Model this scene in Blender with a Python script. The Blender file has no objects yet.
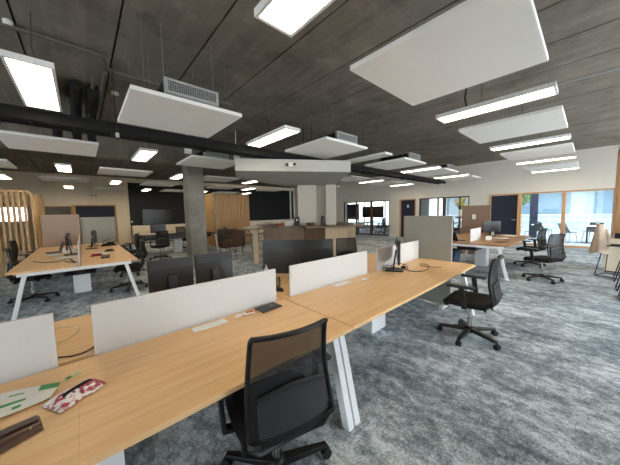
import bpy, bmesh, math, random
from mathutils import Vector, Matrix
random.seed(7)
S = bpy.context.scene
COL = S.collection
R = math.radians
SKY_LO, SKY_HI, LAMP, EXPO = 3.0, 11.0, 14.0, .2
CX, SX = math.cos(R(47.96)), math.sin(R(47.96))

# ------------------------------------------------------------------ materials
MATS = {}
def srgb(c):
    return tuple(((v/12.92) if v <= .04045 else ((v+.055)/1.055)**2.4) for v in c)
def new_mat(name):
    m = bpy.data.materials.new(name); m.use_nodes = True
    nt = m.node_tree; b = nt.nodes['Principled BSDF']
    MATS[name] = m
    return m, nt, b
def mix_rgb(nt, fac, a, b, mode='MIX'):
    n = nt.nodes.new('ShaderNodeMix'); n.data_type = 'RGBA'; n.blend_type = mode
    for k, v in ((0, fac), (6, a), (7, b)):
        if hasattr(v, 'links') or hasattr(v, 'is_linked'): nt.links.new(v, n.inputs[k])
        else: n.inputs[k].default_value = v if k == 0 else (*v, 1)
    return n.outputs[2]
def noise(nt, scale, detail=4, rough=.55, stretch=(1, 1, 1), coord='Object', rot=(0, 0, 0)):
    tc = nt.nodes.new('ShaderNodeTexCoord'); mp = nt.nodes.new('ShaderNodeMapping')
    mp.inputs['Scale'].default_value = stretch; mp.inputs['Rotation'].default_value = rot
    nt.links.new(tc.outputs[coord], mp.inputs['Vector'])
    n = nt.nodes.new('ShaderNodeTexNoise'); n.inputs['Scale'].default_value = scale
    n.inputs['Detail'].default_value = detail; n.inputs['Roughness'].default_value = rough
    nt.links.new(mp.outputs[0], n.inputs['Vector'])
    return n.outputs['Fac']
def ramp(nt, fac, lo, hi):
    n = nt.nodes.new('ShaderNodeMapRange'); n.inputs[1].default_value = lo; n.inputs[2].default_value = hi
    nt.links.new(fac, n.inputs[0]); return n.outputs[0]
def bump(nt, b, h, strength=.2, dist=.01):
    n = nt.nodes.new('ShaderNodeBump'); n.inputs['Strength'].default_value = strength; n.inputs['Distance'].default_value = dist
    nt.links.new(h, n.inputs['Height']); nt.links.new(n.outputs[0], b.inputs['Normal'])
def mat(name, col, rough=.5, metal=0., var=.08, scale=12, bmp=0., spec=.5, stretch=(1, 1, 1)):
    m, nt, b = new_mat(name)
    c = srgb(col)
    n = noise(nt, scale, stretch=stretch)
    a = tuple(v*(1-var) for v in c); d = tuple(min(1, v*(1+var)) for v in c)
    nt.links.new(mix_rgb(nt, ramp(nt, n, .3, .7), a, d), b.inputs['Base Color'])
    b.inputs['Roughness'].default_value = rough; b.inputs['Metallic'].default_value = metal
    b.inputs['Specular IOR Level'].default_value = spec
    if bmp: bump(nt, b, n, bmp)
    return m
def wood(name, c1, c2, axis='X', rough=.42, scale=3.0):
    m, nt, b = new_mat(name)
    st = {'X': (.35, 9, 9), 'Y': (9, .35, 9), 'Z': (9, 9, .35)}[axis]
    n = noise(nt, scale, 6, .6, st); f = noise(nt, scale*5, 3, .6, st)
    base = mix_rgb(nt, ramp(nt, n, .3, .7), srgb(c1), srgb(c2))
    dark = tuple(v*.8 for v in srgb(c1))
    nt.links.new(mix_rgb(nt, ramp(nt, f, .55, .85), base, dark), b.inputs['Base Color'])
    b.inputs['Roughness'].default_value = rough
    bump(nt, b, f, .04, .002)
    return m
def emis(name, col, strength):
    m, nt, b = new_mat(name)
    b.inputs['Base Color'].default_value = (.8, .8, .8, 1)
    b.inputs['Emission Color'].default_value = (*col, 1); b.inputs['Emission Strength'].default_value = strength
    return m
def glass(name, tint=(1, 1, 1), refl=.08):
    m = bpy.data.materials.new(name); m.use_nodes = True; nt = m.node_tree; nt.nodes.clear()
    o = nt.nodes.new('ShaderNodeOutputMaterial'); t = nt.nodes.new('ShaderNodeBsdfTransparent'); g = nt.nodes.new('ShaderNodeBsdfGlossy')
    t.inputs[0].default_value = (*tint, 1); g.inputs['Roughness'].default_value = .03
    fr = nt.nodes.new('ShaderNodeFresnel'); fr.inputs[0].default_value = 1.35
    x = nt.nodes.new('ShaderNodeMixShader'); nt.links.new(fr.outputs[0], x.inputs[0])
    nt.links.new(t.outputs[0], x.inputs[1]); nt.links.new(g.outputs[0], x.inputs[2]); nt.links.new(x.outputs[0], o.inputs[0])
    MATS[name] = m; return m
def mesh_fabric(name, col, hole):
    m = bpy.data.materials.new(name); m.use_nodes = True; nt = m.node_tree; b = nt.nodes['Principled BSDF']
    b.inputs['Base Color'].default_value = (*srgb(col), 1); b.inputs['Roughness'].default_value = .65
    o = nt.nodes['Material Output']; t = nt.nodes.new('ShaderNodeBsdfTransparent'); x = nt.nodes.new('ShaderNodeMixShader')
    x.inputs[0].default_value = hole
    nt.links.new(b.outputs[0], x.inputs[1]); nt.links.new(t.outputs[0], x.inputs[2]); nt.links.new(x.outputs[0], o.inputs[0])
    MATS[name] = m; return m

def carpet_mat():
    m, nt, b = new_mat('carpet')
    tc = nt.nodes.new('ShaderNodeTexCoord')
    br = nt.nodes.new('ShaderNodeTexBrick')
    br.inputs['Scale'].default_value = 1; br.inputs['Brick Width'].default_value = 1.0; br.inputs['Row Height'].default_value = .25
    br.inputs['Mortar Size'].default_value = .003; br.inputs['Bias'].default_value = 0
    br.inputs['Color1'].default_value = (.35, .35, .35, 1); br.inputs['Color2'].default_value = (.65, .65, .65, 1); br.inputs['Mortar'].default_value = (.35, .35, .35, 1)
    mp = nt.nodes.new('ShaderNodeMapping'); mp.inputs['Rotation'].default_value = (0, 0, R(90))
    nt.links.new(tc.outputs['Object'], mp.inputs[0]); nt.links.new(mp.outputs[0], br.inputs['Vector'])
    # streaks drift from tile to tile
    big = noise(nt, 1.1, 6, .62, (1.0, .55, 1))
    mid = noise(nt, 4.2, 8, .72, (1.0, .55, 1), rot=(0, 0, R(20)))
    fine = noise(nt, 60, 4, .8)
    def add(a, bb, w):
        n = nt.nodes.new('ShaderNodeMath'); n.operation = 'MULTIPLY_ADD'; nt.links.new(bb, n.inputs[0]); n.inputs[1].default_value = w
        if a is None: n.inputs[2].default_value = 0
        else: nt.links.new(a, n.inputs[2])
        return n.outputs[0]
    sep = nt.nodes.new('ShaderNodeSeparateColor'); nt.links.new(br.outputs['Color'], sep.inputs[0])
    patch = noise(nt, 12, 7, .78, (1.0, .72, 1), rot=(0, 0, R(-15)))
    v = add(None, big, .26); v = add(v, mid, .38); v = add(v, patch, .55); v = add(v, fine, .40); v = add(v, sep.outputs[0], .16)
    cr = nt.nodes.new('ShaderNodeValToRGB'); nt.links.new(v, cr.inputs[0])
    e = cr.color_ramp.elements
    e[0].position = .735; e[0].color = (*srgb((.30, .345, .38)), 1)
    e[1].position = .965; e[1].color = (*srgb((.85, .885, .91)), 1)
    k = cr.color_ramp.elements.new(.845); k.color = (*srgb((.54, .585, .62)), 1)
    nt.links.new(cr.outputs[0], b.inputs['Base Color'])
    b.inputs['Roughness'].default_value = .85; b.inputs['Specular IOR Level'].default_value = .25
    bump(nt, b, fine, .35, .006)
    return m
def concrete_mat(name, lo, hi, axis=1):
    m, nt, b = new_mat(name)
    big = noise(nt, .55, 6, .65); st = (6, .35, 1) if axis == 1 else (1, 1, 1)
    streak = noise(nt, 1.1, 5, .7, st); fine = noise(nt, 9, 5, .7)
    x = mix_rgb(nt, ramp(nt, big, .3, .72), srgb(lo), srgb(hi))
    x = mix_rgb(nt, ramp(nt, streak, .45, .8), x, tuple(v*1.12 for v in srgb(hi)))
    blot = noise(nt, 1.7, 7, .7)
    x = mix_rgb(nt, ramp(nt, blot, .52, .75), x, tuple(v*1.3 for v in srgb(hi)))
    x = mix_rgb(nt, ramp(nt, blot, .46, .28), x, tuple(v*.75 for v in srgb(lo)))
    x = mix_rgb(nt, ramp(nt, fine, .62, .9), x, tuple(v*.6 for v in srgb(lo)))
    nt.links.new(x, b.inputs['Base Color']); b.inputs['Roughness'].default_value = .8
    bump(nt, b, fine, .15, .01)
    return m

carpet_mat()
concrete_mat('ceiling_concrete', (.375, .355, .325), (.50, .475, .435))
concrete_mat('column_concrete', (.40, .385, .355), (.48, .465, .43), 0)
wood('desk_wood', (.89, .71, .50), (.95, .80, .605), 'X')
wood('desk_wood_y', (.74, .55, .34), (.85, .66, .43), 'Y')
wood('worn_desk', (.62, .45, .30), (.72, .55, .38), 'X')
wood('slat_wood', (.74, .60, .42), (.85, .71, .52), 'Z', .55)
wood('frame_wood', (.72, .54, .37), (.82, .65, .47), 'Z', .5)
wood('bar_wood', (.36, .28, .20), (.44, .35, .26), 'Z', .5)
wood('bar_top', (.35, .29, .22), (.43, .36, .28), 'X', .4)
wood('bar_light', (.57, .49, .38), (.66, .58, .46), 'Z', .5)
wood('dark_wood', (.30, .19, .12), (.40, .26, .17), 'X', .5)
wood('cabinet_wood', (.66, .49, .32), (.76, .59, .41), 'Z', .5)
mat('white_lacquer', (.90, .90, .90), .35, var=.02)
mat('screen_white', (.82, .82, .82), .6, var=.015, scale=60)
mat('panel_white', (.93, .925, .91), .8, var=.02, scale=3)
mat('white_metal', (.90, .91, .92), .35, var=.02)
mat('wall_paint', (.86, .84, .80), .8, var=.02, scale=2)
mat('cream_paint', (.95, .90, .81), .75, var=.02, scale=2)
mat('soffit_paint', (.66, .655, .63), .75, var=.02, scale=2)
mat('navy_paint', (.085, .12, .21), .6, var=.08, scale=4)
mat('black_paint', (.05, .06, .09), .6, var=.08, scale=4)
mat('black_plastic', (.055, .055, .06), .45, var=.1, scale=30)
mat('black_fabric', (.045, .045, .05), .9, var=.25, scale=160, bmp=.3)
mat('dark_grey_plastic', (.135, .137, .142), .32, var=.06, scale=20)
mat('display', (.03, .03, .035), .3, var=.02)
mat('rubber', (.04, .04, .04), .7, var=.1)
mat('tray_black', (.035, .033, .03), .9, var=.2, scale=8)
mat('duct_grey', (.36, .35, .33), .6, 0., var=.1, scale=6)
mat('wire_grey', (.5, .49, .46), .5, var=.02)
mat('clad_paint', (.68, .65, .60), .75, var=.02, scale=2)
mat('grille_metal', (.66, .67, .66), .4, .4, var=.05)
mat('grille_dark', (.12, .12, .12), .6, var=.1)
mat('chrome', (.8, .8, .8), .2, 1., var=.02)
mat('felt_grey', (.57, .575, .55), .9, var=.06, scale=90, bmp=.15)
mat('felt_brown', (.55, .46, .40), .9, var=.06, scale=90, bmp=.15)
mat('felt_mauve', (.62, .55, .50), .9, var=.06, scale=90, bmp=.15)
mat('leather_brown', (.30, .20, .155), .38, var=.12, scale=40, bmp=.25)
mat('leather_dark', (.20, .13, .10), .45, var=.12, scale=40)
mat('paper_white', (.92, .92, .90), .6, var=.03, scale=20)
mat('green_print', (.30, .62, .36), .5, var=.15, scale=25)
mat('pale_green', (.80, .88, .70), .5, var=.1, scale=25)
mat('red_print', (.62, .17, .22), .4, var=.2, scale=30)
mat('pink_print', (.88, .72, .74), .4, var=.1, scale=30)
sm_, snt, sb_ = new_mat('snack_print')
na = noise(snt, 38, 3, .6, (1, 1.6, .3)); nb_ = noise(snt, 90, 2, .5, (1, 1, .3)); 
sx1 = mix_rgb(snt, ramp(snt, na, .50, .55), (.86, .82, .80), srgb((.72, .30, .36)))
sx2 = mix_rgb(snt, ramp(snt, nb_, .60, .64), sx1, srgb((.45, .08, .14)))
snt.links.new(sx2, sb_.inputs['Base Color']); sb_.inputs['Roughness'].default_value = .3
mat('orange_print', (.86, .45, .25), .5, var=.15, scale=30)
mat('cable_black', (.06, .05, .05), .5, var=.05)
mat('cable_brown', (.30, .17, .09), .5, var=.05)
mat('cable_white', (.90, .84, .70), .5, var=.05)
mat('jacket_cloth', (.76, .69, .61), .9, var=.12, scale=14, bmp=.4)
mat('blue_cloth', (.22, .29, .38), .9, var=.15, scale=30)
mat('yellow_petal', (.88, .80, .16), .6, var=.15, scale=40)
mat('leaf_green', (.30, .42, .16), .6, var=.25, scale=12)
mat('terrace', (.54, .58, .60), .8, var=.06, scale=1.5)
mat('facade', (.60, .66, .69), .8, var=.04, scale=.6)
mat('facade_glass', (.42, .52, .58), .15, var=.15, scale=.8)
bm_, bnt, bb = new_mat('blind')
bb.inputs['Base Color'].default_value = (.85, .88, .9, 1); btr = bnt.nodes.new('ShaderNodeBsdfTranslucent'); btr.inputs[0].default_value = (.93, .96, .97, 1)
bmx = bnt.nodes.new('ShaderNodeMixShader'); bmx.inputs[0].default_value = .75; bnt.links.new(bb.outputs[0], bmx.inputs[1]); bnt.links.new(btr.outputs[0], bmx.inputs[2]); bnt.links.new(bmx.outputs[0], bnt.nodes['Material Output'].inputs[0])
mat('red_plastic', (.55, .08, .10), .5, var=.1)
mat('cup_white', (.9, .9, .88), .3, var=.02)
mat('orange_plastic', (.85, .42, .22), .5, var=.1)
glass('window_glass'); glass('jar_glass', (.86, .93, .93))
mesh_fabric('chair_mesh', (.055, .055, .06), .13); mesh_fabric('lumbar', (.15, .155, .165), .2)
emis('lamp_diffuser', (1.0, .82, .58), LAMP)
mat('lamp_off', (.80, .79, .76), .5, var=.02)
emis('indicator', (.85, .93, 1.0), 1.2)

# ------------------------------------------------------------------ mesh builder
class MB:
    def __init__(s): s.v = []; s.f = []
    def add(s, vs, fs):
        o = len(s.v); s.v += [tuple(p) for p in vs]; s.f += [tuple(i+o for i in f) for f in fs]; return s
    def hexa(s, P):
        return s.add(P, [(0, 3, 2, 1), (4, 5, 6, 7), (0, 1, 5, 4), (1, 2, 6, 5), (2, 3, 7, 6), (3, 0, 4, 7)])
    def box(s, x0, x1, y0, y1, z0, z1):
        return s.hexa([(x0, y0, z0), (x1, y0, z0), (x1, y1, z0), (x0, y1, z0), (x0, y0, z1), (x1, y0, z1), (x1, y1, z1), (x0, y1, z1)])
    def obox(s, c, size, M):
        a, b, d = (v/2 for v in size); c = Vector(c)
        return s.hexa([c + M @ Vector(p) for p in [(-a, -b, -d), (a, -b, -d), (a, b, -d), (-a, b, -d), (-a, -b, d), (a, -b, d), (a, b, d), (-a, b, d)]])
    def bar(s, p, q, w, h, up=(0, 0, 1)):
        p, q = Vector(p), Vector(q); d = (q-p).normalized(); u = Vector(up)
        if abs(d.dot(u)) > .98: u = Vector((0, 1, 0))
        x = d.cross(u).normalized()*w/2; y = x.cross(d).normalized()*h/2
        return s.hexa([p-x-y, p+x-y, p+x+y, p-x+y, q-x-y, q+x-y, q+x+y, q-x+y])
    def tube(s, pts, r, n=8, closed=False, rs=None):
        pts = [Vector(p) for p in pts]; k = len(pts); rings = []
        prev = None
        for i, p in enumerate(pts):
            if closed: d = pts[(i+1) % k]-pts[i-1]
            else: d = pts[min(i+1, k-1)]-pts[max(i-1, 0)]
            d.normalize()
            if prev is None:
                u = Vector((0, 0, 1)) if abs(d.z) < .9 else Vector((1, 0, 0))
                x = d.cross(u).normalized()
            else: x = (prev - d*prev.dot(d)).normalized()
            prev = x; y = d.cross(x); rr = rs[i] if rs else r
            rx, ry = rr if isinstance(rr, tuple) else (rr, rr)
            rings.append([p + x*rx*math.cos(2*math.pi*j/n) + y*ry*math.sin(2*math.pi*j/n) for j in range(n)])
        vs = [q for g in rings for q in g]; fs = []
        for i in range(k if closed else k-1):
            a, b = i*n, ((i+1) % k)*n
            for j in range(n): fs.append((a+j, a+(j+1) % n, b+(j+1) % n, b+j))
        if not closed: fs += [tuple(range(n))[::-1], tuple(range((k-1)*n, k*n))]
        return s.add(vs, fs)
    def lathe(s, prof, c=(0, 0, 0), n=16):
        vs = []; fs = []; k = len(prof)
        for r, z in prof:
            for j in range(n): a = 2*math.pi*j/n; vs.append((c[0]+r*math.cos(a), c[1]+r*math.sin(a), c[2]+z))
        for i in range(k-1):
            for j in range(n): fs.append((i*n+j, i*n+(j+1) % n, (i+1)*n+(j+1) % n, (i+1)*n+j))
        fs += [tuple(range(n))[::-1], tuple(range((k-1)*n, k*n))]
        return s.add(vs, fs)
    def prism(s, poly, z0, z1):
        n = len(poly)
        vs = [(x, y, z0) for x, y in poly]+[(x, y, z1) for x, y in poly]
        return s.add(vs, [tuple(range(n))[::-1], tuple(range(n, 2*n))]+[(i, (i+1) % n, n+(i+1) % n, n+i) for i in range(n)])
    def sheet(s, fn, nu, nv, th=None):
        """surface fn(u,v) in 0..1; th = thickness along normals"""
        P = [[Vector(fn(i/nu, j/nv)) for i in range(nu+1)] for j in range(nv+1)]
        vs = [p for r in P for p in r]; w = nu+1
        q = [(j*w+i, j*w+i+1, (j+1)*w+i+1, (j+1)*w+i) for j in range(nv) for i in range(nu)]
        if not th: return s.add(vs, q)
        N = []
        for j in range(nv+1):
            for i in range(nu+1):
                a = P[j][min(i+1, nu)]-P[j][max(i-1, 0)]; b = P[min(j+1, nv)][i]-P[max(j-1, 0)][i]
                n = a.cross(b); N.append(n.normalized() if n.length > 1e-9 else Vector((0, 0, 1)))
        o = len(vs); vs2 = [p+n*th for p, n in zip(vs, N)]
        fs = [f[::-1] for f in q]+[tuple(i+o for i in f) for f in q]
        rim = [i for i in range(w)]+[j*w+nu for j in range(1, nv+1)]+[nv*w+i for i in range(nu-1, -1, -1)]+[j*w for j in range(nv-1, 0, -1)]
        for a, b in zip(rim, rim[1:]+rim[:1]): fs.append((a, b, b+o, a+o))
        return s.add(vs+vs2, fs)
    def xf(s, M):
        s.v = [tuple(M @ Vector(p)) for p in s.v]; return s
    def build(s, name, m, parent=None, loc=None, bevel=0., smooth=False, seg=2):
        me = bpy.data.meshes.new(name); me.from_pydata(s.v, [], s.f)
        bm = bmesh.new(); bm.from_mesh(me); bmesh.ops.recalc_face_normals(bm, faces=bm.faces)
        if bevel:
            es = [e for e in bm.edges if len(e.link_faces) == 2 and e.calc_face_angle(0) > .5]
            bmesh.ops.bevel(bm, geom=es, offset=bevel, segments=seg, affect='EDGES', profile=.5, clamp_overlap=True)
        bm.to_mesh(me); bm.free()
        if smooth:
            me.polygons.foreach_set('use_smooth', [True]*len(me.polygons)); me.set_sharp_from_angle(angle=R(40))
        me.materials.append(MATS[m] if isinstance(m, str) else m)
        o = bpy.data.objects.new(name, me); COL.objects.link(o)
        if parent: o.parent = parent
        if loc: o.location = loc
        return o

def tag(o, label, cat, group=None):
    o['label'] = label; o['category'] = cat
    if group: o['group'] = group
    return o
def thing(name, label, cat, loc=(0, 0, 0), rz=0., group=None):
    o = bpy.data.objects.new(name, None); COL.objects.link(o); o.empty_display_size = .1
    o.location = loc; o.rotation_euler = (0, 0, rz)
    return tag(o, label, cat, group)
def struct(name, mb, m, **k):
    o = mb.build(name, m, **k); o['kind'] = 'structure'; return o
def struct_root(name, loc=(0, 0, 0)):
    o = bpy.data.objects.new(name, None); COL.objects.link(o); o.location = loc; o['kind'] = 'structure'; return o
KIDS = {}
def copy_tree(o, parent=None):
    c = o.copy(); COL.objects.link(c)
    if parent: c.parent = parent
    for ch in list(o.children): copy_tree(ch, c)
    return c
def dup(proto, loc, rz, label, group=None, cat=None):
    c = copy_tree(proto); c.location = loc; c.rotation_euler = (0, 0, rz); c['label'] = label
    if cat: c['category'] = cat
    if group: c['group'] = group
    return c
ORD = ['first', 'second', 'third', 'fourth', 'fifth', 'sixth', 'seventh', 'eighth']

# ------------------------------------------------------------------ shell
XW, YW, ZC = 13.45, 16.8, 3.55
struct('floor', MB().box(-6, XW, -4, YW, -.12, 0), 'carpet')
cb = MB(); x = -6.03
while x < XW:
    x1 = min(x+.81-.022, XW); cb.box(max(x, -6), x1, -4, YW, ZC, ZC+.06); x += .81
cb.box(-6, XW, -4, YW, ZC+.06, ZC+.25)
struct('ceiling', cb, 'ceiling_concrete')

def wall_x(name, x0, x1, y0, y1, z1, holes, m):
    """wall in the plane x, holes = [(ya, yb, za, zb)] sorted by ya"""
    b = MB(); y = y0
    for ya, yb, za, zb in holes:
        b.box(x0, x1, y, ya, 0, z1)
        if za > 0: b.box(x0, x1, ya, yb, 0, za)
        if zb < z1: b.box(x0, x1, ya, yb, zb, z1)
        y = yb
    b.box(x0, x1, y, y1, 0, z1)
    return struct(name, b, m)
def wall_y(name, y0, y1, x0, x1, z1, holes, m):
    b = MB(); x = x0
    for xa, xb, za, zb in holes:
        b.box(x, xa, y0, y1, 0, z1)
        if za > 0: b.box(xa, xb, y0, y1, 0, za)
        if zb < z1: b.box(xa, xb, y0, y1, zb, z1)
        x = xb
    b.box(x, x1, y0, y1, 0, z1)
    return struct(name, b, m)
WT = 2.12
wall_x('wall_right', XW, XW+.16, -4, YW+.16, ZC+.25, [(-.56, 3.02, 0, WT), (3.80, 6.17, 0, WT), (6.33, 7.27, 0, WT), (7.93, 11.42, 0, WT)], 'wall_paint')
wall_y('wall_left', YW, YW+.16, -6, XW, ZC+.25, [(-3.0, -.30, 0, 2.04)], 'cream_paint')
wall_y('wall_front', -4.16, -4, -6.16, XW+.16, ZC+.25, [(2.6, 5.6, .1, 3.1), (6.0, 9.0, .1, 3.1), (9.4, 12.6, .1, 3.1)], 'wall_paint')
wall_x('wall_back', -6.16, -6, -4, YW+.16, ZC+.25, [(-3.5, -.3, .25, 3.0), (.3, 3.5, .25, 3.0), (4.1, 7.3, .25, 3.0)], 'wall_paint')
nwin = [0]
def window_x(x, y0, y1, z0, z1, posts=(), frame='frame_wood', rails=(), fw=.055):
    nwin[0] += 1; r = struct_root('window_%d' % nwin[0], (x, (y0+y1)/2, z0))
    b = MB(); oy = (y0+y1)/2
    b.box(-.05, .05, y0-oy, y0-oy+fw, 0, z1-z0); b.box(-.05, .05, y1-oy-fw, y1-oy, 0, z1-z0)
    b.box(-.05, .05, y0-oy+fw, y1-oy-fw, z1-z0-fw, z1-z0); b.box(-.05, .05, y0-oy+fw, y1-oy-fw, 0, .07)
    for p, w in posts: b.box(-.05, .05, p-oy-w/2, p-oy+w/2, .07, z1-z0-fw)
    for z in rails: b.box(-.02, .02, y0-oy+fw, y1-oy-fw, z-z0-.02, z-z0+.02)
    b.build('window_frame', frame, r, bevel=.004)
    MB().box(-.006, .006, y0-oy+fw, y1-oy-fw, .07, z1-z0-fw).build('window_pane', 'window_glass', r)
    return r
def window_y(y, x0, x1, z0, z1, posts=(), frame='frame_wood', fw=.055):
    nwin[0] += 1; r = struct_root('window_%d' % nwin[0], ((x0+x1)/2, y, z0)); ox = (x0+x1)/2
    b = MB()
    b.box(x0-ox, x0-ox+fw, -.05, .05, 0, z1-z0); b.box(x1-ox-fw, x1-ox, -.05, .05, 0, z1-z0)
    b.box(x0-ox+fw, x1-ox-fw, -.05, .05, z1-z0-fw, z1-z0); b.box(x0-ox+fw, x1-ox-fw, -.05, .05, 0, .06)
    for p, w in posts: b.box(p-ox-w/2, p-ox+w/2, -.05, .05, .06, z1-z0-fw)
    b.build('window_frame', frame, r, bevel=.004)
    MB().box(x0-ox+fw, x1-ox-fw, -.006, .006, .06, z1-z0-fw).build('window_pane', 'window_glass', r)
    return r
window_x(XW+.08, -.56, .68, 0, WT)                       # terrace glazing
window_x(XW+.08, .68, 1.98, 0, WT)
window_x(XW+.08, 3.80, 4.92, 0, WT, [(4.22, .06)], 'dark_wood')
window_x(XW+.08, 4.92, 6.17, 0, WT, [(5.22, .05)], 'dark_wood')
window_x(XW+.08, 7.93, 11.42, 0, WT, [(8.25, .04), (9.22, .12), (10.36, .08)], 'dark_wood')
window_y(YW+.08, -3.0, -.30, 0, 2.04, [(-1.52, .06)])
for a, b_ in ((2.6, 5.6), (6.0, 9.0), (9.4, 12.6)):
    window_y(-4.08, a, b_, .1, 3.1, [((a+b_)/2, .08)], 'dark_wood')

for a, b_ in ((-3.5, -.3), (.3, 3.5), (4.1, 7.3)):  # unseen windows in the back wall, added to bring in more daylight
    window_x(-6.08, a, b_, .25, 3.0, [((a+b_)/2, .08)], 'dark_wood')
# doors
def door(n, x, y0, y1, z1, leaf, frame, sign=False):
    r = struct_root('door_%d' % n, (x, (y0+y1)/2, 0)); h = (y1-y0)/2
    f = MB().box(-.09, .09, -h, -h+.06, 0, z1).box(-.09, .09, h-.06, h, 0, z1).box(-.09, .09, -h+.06, h-.06, z1-.06, z1)
    f.build('door_frame', frame, r, bevel=.004)
    MB().box(-.03, .03, -h+.065, h-.065, .01, z1-.065).build('door_leaf', leaf, r, bevel=.003)
    hb = MB().lathe([(.03, 0), (.03, .012)], (0, 0, 0), 14); hb.xf(Matrix.Translation((-.03, -h+.14, 1.02)) @ Matrix.Rotation(R(-90), 4, 'Y'))
    hb.tube([(-.04, -h+.14, 1.02), (-.085, -h+.14, 1.02), (-.09, -h+.17, 1.02), (-.09, -h+.27, 1.02)], .010)
    hb.build('door_handle', 'chrome', r, smooth=True)
    if sign:
        MB().box(-.036, -.0305, -.05, .05, 1.66, 1.80).build('door_number_plate', 'paper_white', r)
        MB().tube([(-.038, -.022*math.sin(t*.6283), 1.73+.04*math.cos(t*.6283)) for t in range(10)], .005, 6, True).build('door_number', 'navy_paint', r)
    return r
door(1, XW+.07, 1.98, 3.02, WT, 'navy_paint', 'frame_wood')
door(2, XW+.07, 6.33, 7.27, WT, 'navy_paint', 'frame_wood', True)
# far left wall: navy panel with a timber surround, near-black wall, emergency lamp, switch
struct('trim_1', MB().box(-.30, -.17, YW-.06, YW, 0, 2.1).box(-.17, 1.40, YW-.06, YW, 2.04, 2.1).box(1.33, 1.40, YW-.06, YW, 0, 2.04), 'frame_wood', bevel=.004)
struct('wall_panel_navy', MB().box(-.17, 1.33, YW-.03, YW, 0, 2.04), 'navy_paint')
struct('wall_panel_black', MB().box(1.98, 13.30, YW-.04, YW, 0, 3.30), 'black_paint')
struct('trim_2', MB().box(12.9, 13.02, YW-.12, YW-.04, 0, 3.3), 'white_lacquer')
struct('baseboard_right', MB().box(XW-.015, XW, 3.02, 3.80, 0, .08).box(XW-.015, XW, 7.27, 7.93, 0, .08).box(XW-.015, XW, 11.42, YW-.05, 0, .08), 'white_lacquer')
# rooms behind the right wall, terrace, building opposite
struct('floor_rooms', MB().box(XW, 18.2, 3.2, YW, -.12, 0), 'carpet')
rw = MB().box(XW+.16, 18.2, 3.25, 3.4, 0, 3).box(XW+.16, 18.2, 7.68, 7.78, 0, 3).box(XW+.16, 18.2, 15.0, 15.15, 0, 3)
rw.box(18.2, 18.3, 3.25, 15.15, 0, .25).box(18.2, 18.3, 3.25, 15.15, 2.85, 3).box(XW+.16, 18.3, 3.25, 15.15, 3.0, 3.1)
struct('wall_rooms', rw, 'wall_paint')
window_x(18.25, 3.4, 7.68, .25, 2.85, [(4.4, .06), (5.4, .06), (6.4, .06)], 'white_lacquer')
window_x(18.25, 7.78, 15.0, .25, 2.85, [(9.5, .06), (11.3, .06), (13.1, .06)], 'white_lacquer')
struct('terrace_ground', MB().box(XW+.16, 60, -40, 3.2, -.2, -.03).box(18.3, 60, 3.2, 30, -.2, -.03), 'terrace')

struct('floor_back_room', MB().box(-5, 2, YW+.16, 19.6, -.12, 0), 'carpet')
wall_y('wall_back_room', 19.6, 19.7, -5, 2, 2.6, [(-3.4, -2.0, 1.3, 2.15)], 'wall_paint')
struct('wall_back_room_sides', MB().box(-5.1, -5, YW+.16, 19.7, 0, 2.6).box(2, 2.1, YW+.16, 19.7, 0, 2.6).box(-5.1, 2.1, YW+.16, 19.7, 2.6, 2.7), 'wall_paint')
window_y(19.65, -3.4, -2.0, 1.3, 2.15)
# concrete beam, columns
struct('trim_3', MB().box(-6, 4.6, 7.35, 7.85, 2.90, ZC), 'ceiling_concrete')
struct('concrete_column', MB().box(2.21, 2.65, 7.38, 7.82, 0, 2.90), 'column_concrete', bevel=.012)
def uw(u, w): return (w*CX+u*SX, w*SX-u*CX)
def uwp(l): return [uw(u, w) for u, w in l]
struct('clad_column', MB().prism(uwp([(-.38, 8.35), (.22, 8.35), (.22, 9.2), (-.38, 9.2)]), 0, 2.42).prism(uwp([(.22, 8.62), (.54, 8.62), (.54, 9.2), (.22, 9.2)]), 0, 2.42)
       .prism(uwp([(.54, 8.35), (.88, 8.35), (.88, 9.2), (.54, 9.2)]), 0, 2.42), 'clad_paint', bevel=.006)
struct('soffit', MB().prism(uwp([(-1.52, 5.30), (.95, 5.80), (.88, 7.7), (.95, 9.3), (-.5, 9.3), (-1.8, 6.35)]), 2.40, 2.655), 'soffit_paint', bevel=.006)

# ------------------------------------------------------------------ ceiling panels and lights
ROWY = [.30, 3.10, 5.85, 8.65, 11.45, 14.30]
ROWN = ['in the row nearest the camera', 'in the row before the black cable tray', 'in the first row behind the cable tray',
        'in the second row behind the cable tray', 'in the third row behind the cable tray', 'in the farthest row']
PAN = [[2.47, 5.24, 8.05, 11.05], [1.05, 3.82, 6.58, 9.12, 11.85], [-.28, 2.47, 7.95, 10.75], [-1.72, 1.05, 3.8, 9.3], [-.30, 2.5, 5.2, 8.0], [1.05, 3.8, 6.6]]
LIG = [[1.06, 3.89, 6.68, 9.42, 12.2], [-.23, 2.49, 5.24, 8.08, 10.75], [1.08, 6.65, 9.42, 12.07], [-.24, 2.5, 5.2, 7.9], [-1.7, 1.05, 3.9, 6.6], [-.3, 2.5, 5.2, 7.9]]
ZP = 2.77
def make_panel():
    r = thing('acoustic_panel', 'x', 'ceiling panel', (0, 0, ZP), 0, 'white acoustic ceiling panels')
    MB().box(-.6, .6, -.6, .6, 0, .045).build('panel_slab', 'panel_white', r, bevel=.006)
    for sx in (-.45, .45):
        for sy in (-.45, .45): MB().tube([(sx, sy, .045), (sx, sy, ZC-ZP-.004)], .0012, 5).build('hanger_wire', 'wire_grey', r)
    return r
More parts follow.
